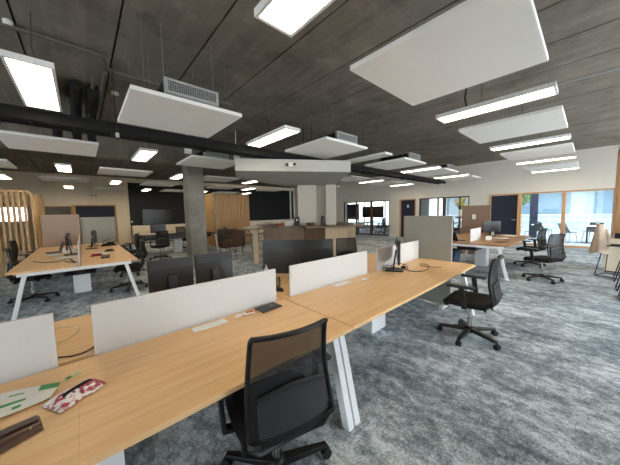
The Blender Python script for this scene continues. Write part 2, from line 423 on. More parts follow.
def make_light(dm):
    r = thing('ceiling_light', 'x', 'ceiling light', (0, 0, ZP), 0, 'long ceiling lights')
    f = MB().box(-.15, -.128, -.6, .6, 0, .05).box(.128, .15, -.6, .6, 0, .05).box(-.128, .128, -.6, -.578, 0, .05).box(-.128, .128, .578, .6, 0, .05).box(-.128, .128, -.578, .578, .035, .05)
    f.build('lamp_frame', 'white_lacquer', r)
    MB().box(-.1275, .1275, -.5775, .5775, .006, .03).build('lamp_diffuser', dm, r)
    for sy in (-.4, .4): MB().tube([(0, sy, .05), (0, sy, ZC-ZP-.004)], .0012, 5).build('hanger_wire', 'wire_grey', r)
    MB().tube([(0, .1, .05), (.03, .1, .2), (-.02, .11, .45), (0, .1, ZC-ZP-.004)], .003, 6).build('power_cable', 'cable_black', r)
    return r
pp = None
for j in range(6):
    y = ROWY[j]+.6
    for i, x in enumerate(PAN[j]):
        lab = 'white square acoustic ceiling panel, %s from left %s' % (ORD[i], ROWN[j])
        if pp is None: pp = make_panel(); o = pp
        else: o = copy_tree(pp)
        o.location = (x, y, ZP); o['label'] = lab
lit = None
for j in range(6):
    y = ROWY[j]+.6
    for i, x in enumerate(LIG[j]):
        off = (j == 1 and i == 2)
        if off:
            o = make_light('lamp_off'); lab = 'unlit long ceiling light between two white panels before the cable tray'
        else:
            if lit is None: lit = make_light('lamp_diffuser'); o = lit
            else: o = copy_tree(lit)
            k = i - (1 if (j == 1 and i > 2) else 0)
            lab = 'lit long ceiling light, %s from left %s' % (ORD[k], ROWN[j])
        o.location = (x, y, ZP); o['label'] = lab

# fan coil units above some panels
def make_unit(w):
    r = thing('air_unit', 'x', 'air conditioner', (0, 0, ZP+.045), 0, 'air units above the panels')
    MB().box(-w/2, w/2, .06, .85, .02, .14).build('casing', 'tray_black', r, bevel=.006)
    g = MB().box(-w/2, w/2, 0, .05, 0, .03).box(-w/2, w/2, 0, .05, .13, .155).box(-w/2, -w/2+.035, 0, .05, .03, .13).box(w/2-.035, w/2, 0, .05, .03, .13)
    gr = g.build('grille_frame', 'grille_metal', r)
    s = MB()
    n = 22
    for i in range(n): xx = -w/2+.05+(w-.1)*i/(n-1); s.box(xx-.004, xx+.004, .012, .03, .03, .13)
    for z in (.06, .085, .11): s.box(-w/2+.035, w/2-.035, .016, .03, z-.003, z+.003)
    s.build('grille', 'grille_metal', gr)
    MB().box(-w/2+.035, w/2-.035, .042, .058, .03, .13).build('grille_back', 'grille_dark', gr)
    MB().tube([(w/2-.05, .3, .10), (w/2+.06, .3, .12), (w/2+.13, .34, .11), (w/2+.17, .42, .08), (w/2+.18, .55, .05)], .03, 10).build('hose', 'rubber', r, smooth=True)
    for sx in (-1, 1):
        for yy in (.1, .8): MB().tube([(sx*(w/2-.02), yy, .13), (sx*(w/2-.02), yy, ZC-ZP-.05)], .0025, 5).build('hanger_rod', 'wire_grey', r)
    return r
u0 = make_unit(.58); u0.location = (1.04, 3.07, ZP+.049); u0['label'] = 'grey air unit above the first panel from left before the cable tray'
for x, y, lab in ((3.82, 3.12, 'grey air unit above the second panel from left before the cable tray'),
                  (6.55, 3.12, 'grey air unit above the third panel from left before the cable tray'),
                  (9.12, 3.12, 'grey air unit above the fourth panel from left before the cable tray'),
                  (2.42, 5.84, 'grey air unit above the panel touching the concrete column')):
    dup(u0, (x, y, ZP+.049), 0, lab)
sp = tag(MB().box(-.06, .06, 0, .09, 0, .10).tube([(0, .045, .10), (0, .045, .7)], .006).build('spotlight', 'white_lacquer', loc=(1.80, 5.80, ZP+.06)), 'white spotlight beside the air unit above the column panel, left one', 'spotlight')
tag(MB().box(-.06, .06, 0, .09, 0, .10).tube([(0, .045, .10), (0, .045, .7)], .006).build('spotlight', 'white_lacquer', loc=(2.93, 5.84, ZP+.06)), 'white spotlight beside the air unit above the column panel, right one', 'spotlight')

# cable tray, pipes, conduits
t = thing('cable_tray', 'long black cable tray hung across the whole ceiling', 'cable tray', (3, 4.62, 2.67))
MB().box(-9, 9.4, -.15, -.13, 0, .135).box(-9, 9.4, .13, .15, 0, .135).build('side_rail', 'tray_black', t)
b = MB()
for i in range(46): b.box(-9+.4*i, -8.96+.4*i, -.13, .13, .01, .03)
b.box(-9, 9.4, -.12, .12, .03, .045); b.build('tray_bottom', 'tray_black', t)
b = MB()
for k in range(5): b.tube([(-9+.6*i, -.09+.045*k+.012*math.sin(i*1.7+k*2), .075+.02*(k % 2)) for i in range(31)], .02, 6)
b.build('cable_bundle', 'cable_black', t)
for i in range(8):
    xx = -8.4+2.4*i-.05
    MB().tube([(xx, -.14, 0), (xx, -.14, ZC-2.675)], .006, 6).tube([(xx, .14, 0), (xx, .14, ZC-2.675)], .006, 6).box(xx-.02, xx+.02, -.16, .16, -.02, 0).build('hanger', 'tray_black', t)
j1 = thing('junction_box', 'small white junction box hanging under the cable tray by the left panel', 'junction box', (.45, 4.42, 2.60))
MB().box(-.02, .02, -.02, .02, 0, .06).build('box', 'grille_metal', j1, bevel=.004); MB().tube([(0, 0, .08), (0, .02, .3), (0, .0, .94)], .006).build('hanger_cable', 'cable_black', j1)
for xx, lab in ((-.20, 'left'), (.05, 'middle'), (.25, 'right')):
    o = MB().tube([(xx, 6.25, 2.84), (xx, 6.25, 3.0), (xx, 6.24, 3.15), (xx+.01, 6.2, 3.3), (xx+.02, 6.1, 3.42), (xx+.02, 5.9, 3.47), (xx+.02, 5.2, 3.47)], .07, 12, rs=[.06, .065, .07, .075, .075, .07, .07]).build('insulated_pipe', 'rubber', smooth=True)
    tag(o, 'black insulated pipe dropping behind the cable tray, %s one of three' % lab, 'pipe', 'black pipes behind the cable tray')
    MB().lathe([(.072, 0), (.072, .02)], (xx, 6.25, 3.05), 12).build('pipe_mount', 'chrome', o)
o = MB().tube([(-3.5, 4.1, 3.50), (-.42, 4.12, 3.50), (.24, 4.13, 3.50), (.32, 4.15, 3.50), (.36, 4.24, 3.50), (.38, 4.45, 3.50), (.48, 4.5, 3.5), (2.2, 4.5, 3.50)], .022, 10).build('ceiling_conduit', 'duct_grey', smooth=True)
tag(o, 'grey conduit pipe with elbow crossing the concrete ceiling at upper left', 'pipe')
MB().lathe([(.04, 0), (.04, .05)], (-.42, 4.12, 3.5), 12).build('bracket', 'white_lacquer', o)
tag(MB().tube([(.27, 4.75, 3.48), (.27, 7.3, 3.48)], .025, 10).tube([(.38, 4.55, 3.48), (.38, 7.3, 3.48)], .03, 10).build('ceiling_conduit', 'duct_grey', smooth=True), 'pair of grey pipes running along the ceiling behind the upper left panel', 'pipe')
tag(MB().tube([(3.9, .29, 2.83), (3.9, -3.99, 2.83)], .014, 8).build('ceiling_conduit', 'grille_metal', smooth=True), 'thin pale conduit running right from the nearest long light at upper right', 'pipe')
tag(MB().tube([(3.86, 1.15, 2.825), (3.80, 1.16, 2.95), (3.86, 1.15, 3.2), (3.84, 1.15, ZC-.004)], .012, 8).build('ceiling_cable', 'cable_black', smooth=True), 'black cable loop between the biggest panel and the light beside it', 'cable')
o = tag(MB().lathe([(.05, 0), (.055, .03), (.03, .05)], (.55, 5.3, 3.5), 14).build('smoke_detector', 'white_lacquer', smooth=True), 'small white smoke detector on the ceiling behind the cable tray', 'smoke detector')
# emergency lamps
def emergency(loc, rz, label):
    r = thing('emergency_light', label, 'emergency light', loc, rz)
    MB().box(-.085, .085, -.03, 0, 0, .08).build('lamp_housing', 'white_lacquer', r, bevel=.006)  # housing box of the lamp, carrying both heads
    for sx in (-1, 1): MB().lathe([(.028, -.015), (.034, .0), (.03, .022)], (0, 0, 0), 14).xf(Matrix.Translation((sx*.08, -.056, .035)) @ Matrix.Rotation(R(90), 4, 'X')).build('lamp_head', 'grille_dark', r, smooth=True)
    return r
emergency((.55, YW, 2.54), 0, 'twin-head emergency light on the cream wall above the navy panel')
p = uw(-.38, 5.53); emergency((p[0], p[1]-.02, 2.50), R(-42-11), 'small twin-head emergency light on the pale soffit face')
tag(MB().box(2.0, 2.09, YW-.055, YW-.04, 1.14, 1.23).build('light_switch', 'white_lacquer', bevel=.004), 'white light switch at the left end of the black wall', 'light switch')

# ------------------------------------------------------------------ task chair
def make_chair():
    r = thing('task_chair', 'x', 'office chair', (0, 0, 0), 0, 'black mesh office chairs')
    hub = MB().lathe([(.045, .065), (.05, .075), (.05, .125), (.035, .14)], n=16)
    base = hub
    for k in range(5):
        a = R(90+72*k+12); d = Vector((math.cos(a), math.sin(a), 0)); n = Vector((-d.y, d.x, 0))
        p, q = d*.03+Vector((0, 0, .10)), d*.32+Vector((0, 0, .078))
        w0, w1, h0, h1 = .028, .018, .022, .012
        base.hexa([p-n*w0-Vector((0, 0, h0)), p+n*w0-Vector((0, 0, h0)), p+n*w0+Vector((0, 0, h0)), p-n*w0+Vector((0, 0, h0)),
                   q-n*w1-Vector((0, 0, h1)), q+n*w1-Vector((0, 0, h1)), q+n*w1+Vector((0, 0, h1)), q-n*w1+Vector((0, 0, h1))])
    bo = base.build('star_base', 'black_plastic', r, bevel=.005)
    for k in range(5):
        a = R(90+72*k+12); d = Vector((math.cos(a), math.sin(a), 0)); n = Vector((-d.y, d.x, 0)); c = d*.315
        cm = MB()
        for s in (-1, 1):
            M = Matrix.Translation(c+n*.016*s+Vector((0, 0, .031))) @ Matrix.Rotation(math.atan2(n.y, n.x), 4, 'Z') @ Matrix.Rotation(R(90), 4, 'Y')
            w = MB().lathe([(.022, -.010), (.031, -.007), (.031, .007), (.022, .010)], n=14).xf(M); cm.add(w.v, w.f)
        cm.tube([c+Vector((0, 0, .035)), c+Vector((0, 0, .08))], .009, 8)
        cm.build('caster', 'rubber', bo, smooth=True)
    MB().lathe([(.026, .13), (.026, .24), (.016, .242), (.016, .41)], n=16).build('gas_lift', 'chrome', r, smooth=True)
    m = MB().box(-.10, .10, -.16, .12, .395, .43)
    m.tube([(.10, .02, .41), (.26, .03, .405)], .008, 8); m.build('tilt_mechanism', 'black_plastic', r, bevel=.01)
    # seat cushion
    def seat(u, v):
        x = (u-.5)*2; y = (v-.5)*2
        sx = .245*(1-.10*max(0, y)**2); e = max(abs(x), abs(y))
        z = .495-.012*(1-x*x)*.6 - .045*max(0, y-.45)**2*3 - .03*max(0, e-.86)*4
        cr = 1-.07*(abs(x)*abs(y))**3
        return (x*sx*cr, .02+y*.235*cr, z)
    MB().sheet(seat, 14, 14, -.065).build('seat', 'black_fabric', r, smooth=True)
    # backrest: profile and width
    def prof(z):
        pts = [(.40, -.19), (.44, -.245), (.49, -.278), (.55, -.282), (.62, -.264), (.70, -.247), (.80, -.242), (.92, -.258), (1.03, -.285)]
        for (a, ya), (b2, yb) in zip(pts, pts[1:]):
            if z <= b2: t_ = (z-a)/(b2-a); return ya+(yb-ya)*t_
        return pts[-1][1]
    def hw(z):
        pts = [(.40, .12), (.42, .165), (.46, .198), (.52, .214), (.60, .214), (.80, .200), (1.03, .186)]
        for (a, ya), (b2, yb) in zip(pts, pts[1:]):
            if z <= b2: t_ = (z-a)/(b2-a); return ya+(yb-ya)*t_
        return pts[-1][1]
    def surf(x, z): return (x*hw(z), prof(z)+.035*abs(x)**2.2, z)
    zs = [.973-.0315*i for i in range(17)]
    left = [surf(-1, z) for z in zs]+[(-.165, -.24, .447)]
    path = [(x*.187, -.283+.035*abs(x)**2.2, 0.985) for x in (1.0, .95, .6, .2, -.2, -.6, -.95, -1.0)]+left+[(-.09, -.222, .435), (0, -.218, .433), (.09, -.222, .435)]+[(-p[0], p[1], p[2]) for p in reversed(left)]
    nt = len(path)
    MB().tube(path, .016, 8, True, rs=[(.015, .011)]*nt).build('back_frame', 'black_plastic', r, smooth=True)
    MB().sheet(lambda u, v: surf((u-.5)*1.96, .46+v*.52), 12, 18).build('back_mesh', 'chair_mesh', r, smooth=True)
    def lum(u, v):
        x = (u-.5)*1.66; z = .545+v*(.185-.05*abs(x)**2)
        p = surf(x, z); return (p[0], p[1]-.014, p[2])
    MB().sheet(lum, 10, 6, -.006).build('lumbar_pad', 'lumbar', r, smooth=True)
    MB().tube([(lambda p: (p[0], p[1]-.004, p[2]))(lum(i/12, 1)) for i in range(13)], .012, 8, rs=[(.008, .014)]*13).build('lumbar_rim', 'dark_grey_plastic', r, smooth=True)
    for s in (-1, 1):
        MB().bar((s*.215, -.275, .53), (s*.09, -.17, .41), .03, .02).build('back_arm', 'black_plastic', r, bevel=.004)
        MB().bar((s*.20, .0, .415), (s*.285, .0, .43), .05, .025, ).bar((s*.275, -.005, .42), (s*.285, .03, .655), .022, .055, (0, 1, 0)).build('arm_post', 'black_plastic', r, bevel=.006)
        MB().box(s*.285-.042, s*.285+.042, -.10, .17, .655, .683).build('arm_pad', 'dark_grey_plastic', r, bevel=.011, seg=3)
    return r
ch = make_chair()
ch.location = (.732, 1.139, 0); ch.rotation_euler = (0, 0, R(-12)); ch['label'] = 'black mesh office chair in the foreground tucked under the long desk'
CHAIR1_BASE = [c for c in ch.children if c.name.startswith('star_base')][0]
dup(ch, (3.33, .90, 0), R(3), 'black mesh office chair standing alone at the far right end of the near desk')
dup(ch, (7.05, .62, 0), R(-28), 'black mesh office chair nearest in front of the right-hand bench')
dup(ch, (8.62, 1.0, 0), R(-14), 'black mesh office chair at the far end of the right-hand bench')
dup(ch, (7.25, 3.05, 0), R(172), 'office chair at the far side of the right-hand bench, seen below its top')
dup(ch, (3.70, 2.98, 0), R(150), 'black office chair behind the second white desk screen')
dup(ch, (-.74, 6.75, 0), R(-84), 'black office chair under the near left corner of the left bench')
dup(ch, (-1.0, 9.05, 0), R(-95), 'black office chair left of the left bench by the slatted screen')
dup(ch, (.66, 6.4, 0), R(84), 'black office chair at the right side of the left bench, nearest')
dup(ch, (.92, 7.9, 0), R(105), 'black office chair at the right side of the left bench, middle one')
dup(ch, (.98, 9.15, 0), R(70), 'black office chair at the right side of the left bench, farthest')
dup(ch, (1.95, 9.9, 0), R(10), 'black office chair in front of the dark far desk, left one')
dup(ch, (3.25, 11.9, 0), R(186), 'black office chair behind the dark far desk beside the column')
dup(ch, (-1.85, 7.7, 0), R(-70), 'black office chair standing alone at the left edge before the slatted screen')
dup(ch, (14.6, 4.9, 0), R(-100), 'black chair in the meeting room behind the middle glazing')
dup(ch, (14.9, 9.45, 0), R(10), 'black chair in the far meeting room, nearer the door', 'black mesh office chairs')
dup(ch, (15.9, 9.4, 0), R(-15), 'black chair in the far meeting room beside the table')

CHAIR1_BASE.rotation_euler = (0, 0, R(35))
# ------------------------------------------------------------------ bench desks
def bench(label, x0, y0, mods, ml, rot, wood_m, screens, depth=.795, gap=.045, lw=.028, xin=.034):
    """bench along local X from x=0; local y 0 = near edge; two rows of tops"""
    r = thing('bench_desk', label, 'desk', (x0, y0, 0), rot)
    L = ml*mods; D = 2*depth+gap
    for i in range(mods):
        for k in (0, 1):
            ya = k*(depth+gap)
            MB().box(i*ml+(.003 if i == 0 else .0001), (i+1)*ml-(.003 if i == mods-1 else .0001), ya, ya+depth, .705, .73).build('desktop', wood_m, r, bevel=.0012)
    for e, (xe, s) in enumerate(((xin, 1), (L-xin, -1))):
        f = MB().box(xe-.03, xe+.03, .10, D-.10, .655, .703)
        f.build('end_beam', 'white_metal', r, bevel=.003)
        for yy, t in ((.14, -1), (D-.14, 1)):
            lg = MB(); a = Vector((xe, yy-t*.035, .655)); q = Vector((xe, yy+t*.12, 0))
            w, h = lw, lw+.004
            lg.hexa([q+Vector((-w, -h, 0)), q+Vector((w, -h, 0)), q+Vector((w, h, 0)), q+Vector((-w, h, 0)), a+Vector((-w, -h, 0)), a+Vector((w, -h, 0)), a+Vector((w, h, 0)), a+Vector((-w, h, 0))])
            lg.build('leg', 'white_metal', r, bevel=.004)
    MB().box(.12, L-.12, .55, .60, .655, .70).box(.12, L-.12, D-.60, D-.55, .655, .70).build('rail', 'white_metal', r)
    MB().box(.1, L-.1, depth-.18, depth+gap+.18, .56, .575).box(.1, L-.1, depth-.18, depth-.17, .575, .655).box(.1, L-.1, depth+gap+.17, depth+gap+.18, .575, .655).build('cable_trough', 'dark_grey_plastic', r)
    for i in range(1, mods):
        MB().box(i*ml-.15, i*ml+.15, depth-.11, depth+gap+.11, 0, .555).build('pedestal', 'white_metal', r, bevel=.004)
    for a, b2, h in screens:
        MB().box(a, b2, depth+.012, depth+gap-.012, .715, .73+h).build('privacy_screen', 'screen_white', r, bevel=.003)
    return r
# near run of two benches (local X = world X)
bench('long wooden bench desk nearest the camera, with the foreground chair', -1.45, 1.054, 2, 1.39, 0, 'desk_wood', [(.06, 1.305, .29), (1.455, 2.705, .29)])
bench('long wooden bench desk joined on behind the nearest one, edge-on monitor on it', 1.333, 1.054, 2, 1.386, 0, 'desk_wood', [(.085, 1.31, .29), (1.53, 2.74, .29)])
# left bench: local X -> world +Y
bench('wooden bench desk crowded with screens at left, white frame legs', .72, 5.55, 3, 1.4, R(90), 'desk_wood', [(.03, 1.2, .32), (1.45, 2.6, .3), (2.85, 4.0, .3)], .77, .04, .022, .03)
bench('worn wooden bench desk at right, before the navy door', 6.52, 1.09, 2, 1.4, 0, 'worn_desk', [(.36, 1.18, .30)], .79, .04, .024, .03)
fb = bench('dark far bench desk left of the concrete column', 1.45, 10.55, 2, 1.4, 0, 'black_paint', [], .7, .04)

# dividers standing at the bench ends
def divider(label, m, c, w, h, rz, z0=.03):
    r = thing('partition_screen', label, 'partition', (c[0], c[1], 0), rz, 'felt partition screens')
    MB().box(-w/2, w/2, -.02, .02, z0, h).build('felt_panel', m, r, bevel=.008)
    MB().box(-w/2+.06, -w/2+.12, -.16, .16, 0, .03).build('foot', 'white_metal', r); MB().box(w/2-.12, w/2-.06, -.16, .16, 0, .03).build('foot', 'white_metal', r)
    return r
divider('grey felt partition at the far end of the near desk', 'felt_grey', (4.14, 1.765), .77, 1.42, R(90))
divider('mauve felt partition at the far end of the left bench', 'felt_mauve', (-.42, 9.80), .76, 1.585, 0)
divider('grey felt partition right of the mauve one behind the left bench', 'felt_grey', (.37, 9.84), .80, 1.50, 0)
divider('brown felt partition at the far end of the right bench', 'felt_brown', (9.39, 2.46), .80, 1.62, R(90))

# ------------------------------------------------------------------ monitors
def make_monitor(w=.55, h=.33, zb=.10, curve=0., name='monitor'):
    r = thing(name, 'x', 'monitor')
    def fr(off):
        def fn(u, v):
            x = (u-.5)*w; return (x, off+curve*(x/(w/2))**2, zb+v*h)
        return fn
    MB().sheet(fr(.0), 12, 1, .022).build('screen_back', 'dark_grey_plastic', r, smooth=True)
    MB().sheet(lambda u, v: (((u-.5)*(w-.02)), .003+curve*(((u-.5)*2)**2), zb+.01+v*(h-.02)), 12, 1, -.004).build('display', 'display', r, smooth=True)
    MB().sheet(lambda u, v: ((u-.5)*w*(1-.06*v), -.022-.022*v+curve*(((u-.5)*2)**2), zb+h*.995-v*h*.27), 12, 2, .006).build('back_hood', 'black_plastic', r, smooth=True)
    MB().bar((0, -.035, zb+h*.5), (0, -.07, .013), .07, .02, (0, 1, 0)).build('stand', 'black_plastic', r, bevel=.003)
    MB().box(-.11, .11, -.17, .05, 0, .012).build('stand_foot', 'black_plastic', r, bevel=.004)
    return r
DT = .7308
m1 = make_monitor(.365, .30, .10); m1.location = (.57, 2.52, DT); m1['label'] = 'dark monitor seen from behind over the nearest desk screen, left of two'
m1b = dup(m1, (.965, 2.53, DT), R(-3), 'dark monitor seen from behind over the nearest desk screen, right of two')
m2 = make_monitor(.88, .42, .03, .07, 'curved_monitor'); m2.location = (1.97, 2.42, DT); m2.rotation_euler = (0, 0, R(-42)); m2['label'] = 'big curved black monitor seen from behind left of the bar'
m0 = make_monitor(.52, .30, .12)
m0.location = (3.06, 1.66, DT); m0.rotation_euler = (0, 0, R(31+180)); m0['label'] = 'thin monitor seen edge-on on the near desk with looped cables'
g = 'monitors on the left bench'
for x, y, rz, lab in ((-.27, 7.25, 92, 'monitor seen edge-on left of the white screen, nearest on the left bench'),
                      (-.27, 8.2, 88, 'monitor seen edge-on on the left bench, before the mauve partition'),
                      (.20, 8.2, -88, 'first dark monitor before the grey partition on the left bench'),
                      (.24, 8.9, -84, 'second dark monitor before the grey partition on the left bench')):
    dup(m0, (x, y, DT), R(rz), lab, g)
dup(m0, (8.65, 1.86, DT), R(140), 'black monitor facing the room on the right bench')
dup(m0, (2.15, 11.0, DT), R(180), 'dark monitor on the far dark desk under the wall screen')

# wall screen
tv = thing('wall_screen', 'large black screen hung on the dark far wall', 'television', (3.24, YW-.04, 1.0))
MB().box(-.72, .72, -.06, -.005, 0, .86).build('casing', 'black_plastic', tv, bevel=.006); MB().box(-.70, .70, -.064, -.061, .02, .84).build('display', 'display', tv)
tv = thing('wall_screen', 'black screen on a stand in the far meeting room behind glass', 'television', (16.6, 11.2, 0))
MB().box(-.03, .03, -.95, .95, 1.0, 1.85).build('casing', 'black_plastic', tv, bevel=.006); MB().box(-.034, -.031, -.92, .92, 1.03, 1.82).build('display', 'display', tv)
MB().box(-.03, .03, -.05, .05, .04, 1.0).box(-.3, .3, -.4, .4, 0, .04).build('stand', 'black_plastic', tv)

# ------------------------------------------------------------------ things on the near desk
# snack wrapper (green and white)
def crumple(seed, amp):
    rnd = random.Random(seed); ph = [(rnd.uniform(3, 9), rnd.uniform(3, 9), rnd.uniform(0, 6)) for _ in range(5)]
    return lambda u, v: sum(math.sin(a*u+b2*v+c) for a, b2, c in ph)/5*amp
def quad_sheet(c, fn_h, th, name, m, parent=None, nu=14, nv=10, sub=(0, 1, 0, 1), loc=None, lift=0):
    """sheet over a quad with corners c (bl, br, tr, tl) lying on the desk"""
    def fn(u, v):
        uu = sub[0]+(sub[1]-sub[0])*u; vv = sub[2]+(sub[3]-sub[2])*v
        a = Vector(c[0]).lerp(Vector(c[1]), uu); b2 = Vector(c[3]).lerp(Vector(c[2]), uu); p = a.lerp(b2, vv)
        return (p.x, p.y, DT+.004+lift+max(0, fn_h(uu, vv)))
    return MB().sheet(fn, nu, nv, th).build(name, m, parent, smooth=True)
cr = crumple(3, .006)
hw_ = lambda u, v: .006+cr(u, v)+.01*math.sin(u*3.1)*v
o = quad_sheet([(-.46, 1.50), (-.15, 1.535), (-.125, 1.64), (-.45, 1.75)], hw_, .002, 'food_wrapper', 'paper_white')
tag(o, 'crumpled white and green food wrapper on the near desk', 'wrapper')
for sub in ((.80, 1.0, .70, 1.0), (.15, .42, .68, .77), (.45, .72, .34, .43), (.10, .30, .26, .37), (.52, .66, .72, .77), (.62, .70, .12, .22)):
    quad_sheet([(-.46, 1.50), (-.15, 1.535), (-.125, 1.64), (-.45, 1.75)], hw_, .001, 'green_print', 'green_print', o, 8, 4, sub, lift=.0028)
# red and white snack packet: a torn-open pillow bag
pk = thing('snack_packet', 'torn open red and white snack packet lying on the near desk', 'packet', (-.07, 1.495, DT), R(30))
cr2 = crumple(8, .005)
def pack(u, v):
    x = (u-.5)*.185; y = (v-.5)*.115*(1+.12*math.sin(u*9+1)+.1*math.sin(v*6+u*5)); s = max(0, 1-(2*u-1)**4)*max(0, 1-(2*v-1)**2)
    return (x, y, .004+max(0, .032*s+cr2(u, v)*2.2*s))
def subpatch(u0, u1, v0, v1, lift, fn=pack):
    def f(u, v):
        p = fn(u0+(u1-u0)*u, v0+(v1-v0)*v); return (p[0], p[1], p[2]+lift)
    return f
MB().sheet(pack, 18, 12, -.002).build('bag', 'snack_print', pk, smooth=True)
for nm, mm, q in (('printed_band', 'red_print', (.91, 1, 0, 1)), ('printed_band', 'paper_white', (.04, .42, .60, .82)), ('torn_opening', 'black_fabric', (.22, .80, .36, .50)), ('inner_foil', 'pink_print', (.62, .88, .50, .60))):
    MB().sheet(subpatch(*q, .0025), 10, 4, .0008).build(nm, mm, pk, smooth=True)
st = thing('snack_stick', 'small green and white stick wrapper beside the packet', 'wrapper', (-.085, 1.685, DT), R(38))
MB().sheet(lambda u, v: ((u-.5)*.075, (v-.5)*.016, .003+.006*math.sin(math.pi*v)), 8, 6, -.002).build('film', 'pale_green', st, smooth=True)
MB().sheet(lambda u, v: (-.03+u*.02, (v-.5)*.015, .0055+.006*math.sin(math.pi*v)), 4, 6, .0006).build('green_end', 'green_print', st, smooth=True)
# leather pouch
po = thing('leather_pouch', 'brown leather pouch at the front left corner of the near desk', 'pouch', (-.295, 1.345, DT), R(12))
def pouch(u, v):
    x = (u-.5)*.26; y = (v-.5)*.135*(1-.35*max(0, u-.5)*2*(1 if v < .5 else .4)); s = (1-(2*v-1)**4)
    return (x, y, 0.002+.022*s*(.75+.25*math.sin(u*2.6)))
MB().sheet(pouch, 16, 12, -.003).build('body', 'leather_brown', po, smooth=True)
MB().sheet(lambda u, v: (lambda p: (p[0], p[1], p[2]+.003))(pouch(.02+.96*u, .46+.5*v)), 14, 8, .003).build('flap', 'leather_brown', po, smooth=True)
MB().tube([(lambda p: (p[0], p[1], p[2]+.005))(pouch(.03+.94*i/14, .46)) for i in range(15)], .003, 6).build('zip', 'leather_dark', po)
MB().lathe([(.006, 0), (.006, .004), (.003, .006)], (.10, -.03, .021), 12).build('snap_button', 'chrome', po)
# flush power socket strips
def strip(c, l, w, label, n):
    r = thing('power_socket_strip', label, 'power strip', (c[0], c[1], DT), 0)
    MB().box(-l/2, l/2, -w/2, w/2, 0, .006).build('cover', 'white_lacquer', r, bevel=.002)
    for i in range(n):
        MB().lathe([(.016, .006), (.016, .0068)], (-l/2+l*(i+.5)/n, 0, 0), 14).build('socket', 'panel_white', r)
    return r
strip((.625, 1.772), .235, .07, 'white power socket strip in the desk before the nearest long screen', 4)
strip((2.05, 1.778), .25, .08, 'white power socket strip in the desk before the second screen', 4)
strip((2.375, 1.715), .10, .05, 'small white socket plate right of the second socket strip', 2)
nb = thing('notebook', 'thin black notebook lying by the end of the nearest screen', 'notebook', (1.105, 1.765, DT), R(4))
MB().box(-.095, .095, -.065, .06, 0, .012).build('cover', 'black_plastic', nb, bevel=.003); MB().box(.01, .055, -.02, .03, .0121, .0128).build('printed_mark', 'duct_grey', nb)
cw = quad_sheet([(.80, 1.745), (.955, 1.735), (.985, 1.80), (.84, 1.80)], lambda u, v: .004+crumple(5, .004)(u, v), .001, 'candy_wrapper', 'paper_white')
tag(cw, 'small torn white and orange wrapper beside the black notebook', 'wrapper')
for sub in ((.55, .95, .45, .95), (.3, .5, .1, .35)):
    quad_sheet([(.80, 1.745), (.955, 1.735), (.985, 1.80), (.84, 1.80)], lambda u, v: .004+crumple(5, .004)(u, v), .001, 'orange_print', 'orange_print', cw, 6, 4, sub, lift=.0015)
# cables on the desks
def cable(label, pts, m, rad=.0035, z=DT+.004, plug=None):
    P = [Vector((p[0], p[1], p[2] if len(p) > 2 else z)) for p in pts]; Q = []
    for i in range(len(P)-1):
        p0, p1, p2, p3 = P[max(i-1, 0)], P[i], P[i+1], P[min(i+2, len(P)-1)]
        for k in range(6):
            t_ = k/6; Q.append(.5*((2*p1)+(p2-p0)*t_+(2*p0-5*p1+4*p2-p3)*t_*t_+(3*p1-p0-3*p2+p3)*t_**3))
    Q.append(P[-1])
    for q in Q: q.z = max(q.z, DT+rad+.0008)
    o = MB().tube(Q, rad, 6).build('cable', m, smooth=True); tag(o, label, 'cable')
    if plug:
        d = (Q[-1]-Q[-2]).normalized(); MB().bar(Q[-1], Q[-1]+d*.03, .012, .008).build('plug', plug, o, bevel=.002)
    return o
cable('thin cream cable looped on the rear desk between two white screens', [(-.30, 2.50), (-.2, 2.52), (-.10, 2.46), (-.07, 2.36), (-.11, 2.24), (-.2, 2.20), (-.32, 2.22)], 'cable_white')
cable('dark cable sagging across the rear desk between two white screens', [(-.3, 2.05), (-.16, 1.975), (-.09, 1.93), (-.03, 1.94), (.02, 2.0), (.1, 2.1)], 'cable_black')
cable('long brown looped cable on the near desk ending in a plug', [(2.98, 1.72), (3.16, 1.82, DT+.03), (3.24, 1.78, DT+.05), (3.28, 1.66, DT+.03), (3.14, 1.58), (3.10, 1.48), (3.25, 1.40), (3.5, 1.45), (3.64, 1.55), (3.60, 1.62), (3.50, 1.55), (3.52, 1.42), (3.60, 1.33)], 'cable_brown', .004, plug='cable_white')
cable('black cable coiled at the foot of the edge-on monitor', [(2.92, 1.70), (2.9, 1.78), (2.96, 1.83, DT+.03), (3.04, 1.79, DT+.05), (3.06, 1.7, DT+.02), (3.16, 1.62), (3.24, 1.66), (3.30, 1.72)], 'cable_black', .004)
tag(MB().box(-.03, .03, -.02, .02, 0, .028).tube([(0, 0, .028), (0, 0, .06)], .004).build('power_adapter', 'black_plastic', bevel=.004, loc=(3.22, 1.68, DT)), 'small black adapter among the cables by the edge-on monitor', 'adapter')
jr = thing('glass_jar', 'small clear glass jar on the rear desk in the gap between two screens', 'jar', (1.50, 2.22, DT))
MB().lathe([(.04, 0), (.045, .01), (.045, .085), (.038, .10), (.036, .10), (.042, .083), (.042, .012)], n=20).build('glass_body', 'jar_glass', jr, smooth=True)
ms = thing('computer_mouse', 'black computer mouse on the rear desk by the glass jar', 'mouse', (1.43, 2.08, DT), R(30))
MB().sheet(lambda u, v: ((u-.5)*.06*(1-.3*(2*v-1)**2), (v-.5)*.11, .002+.036*max(0, 1-(2*u-1)**4)*max(0, 1-(2*v-1)**4)), 10, 12, -.002).build('shell', 'black_plastic', ms, smooth=True)
bt = thing('small_bottle', 'small white bottle peeping over the nearest screen', 'bottle', (1.62, 2.60, DT))
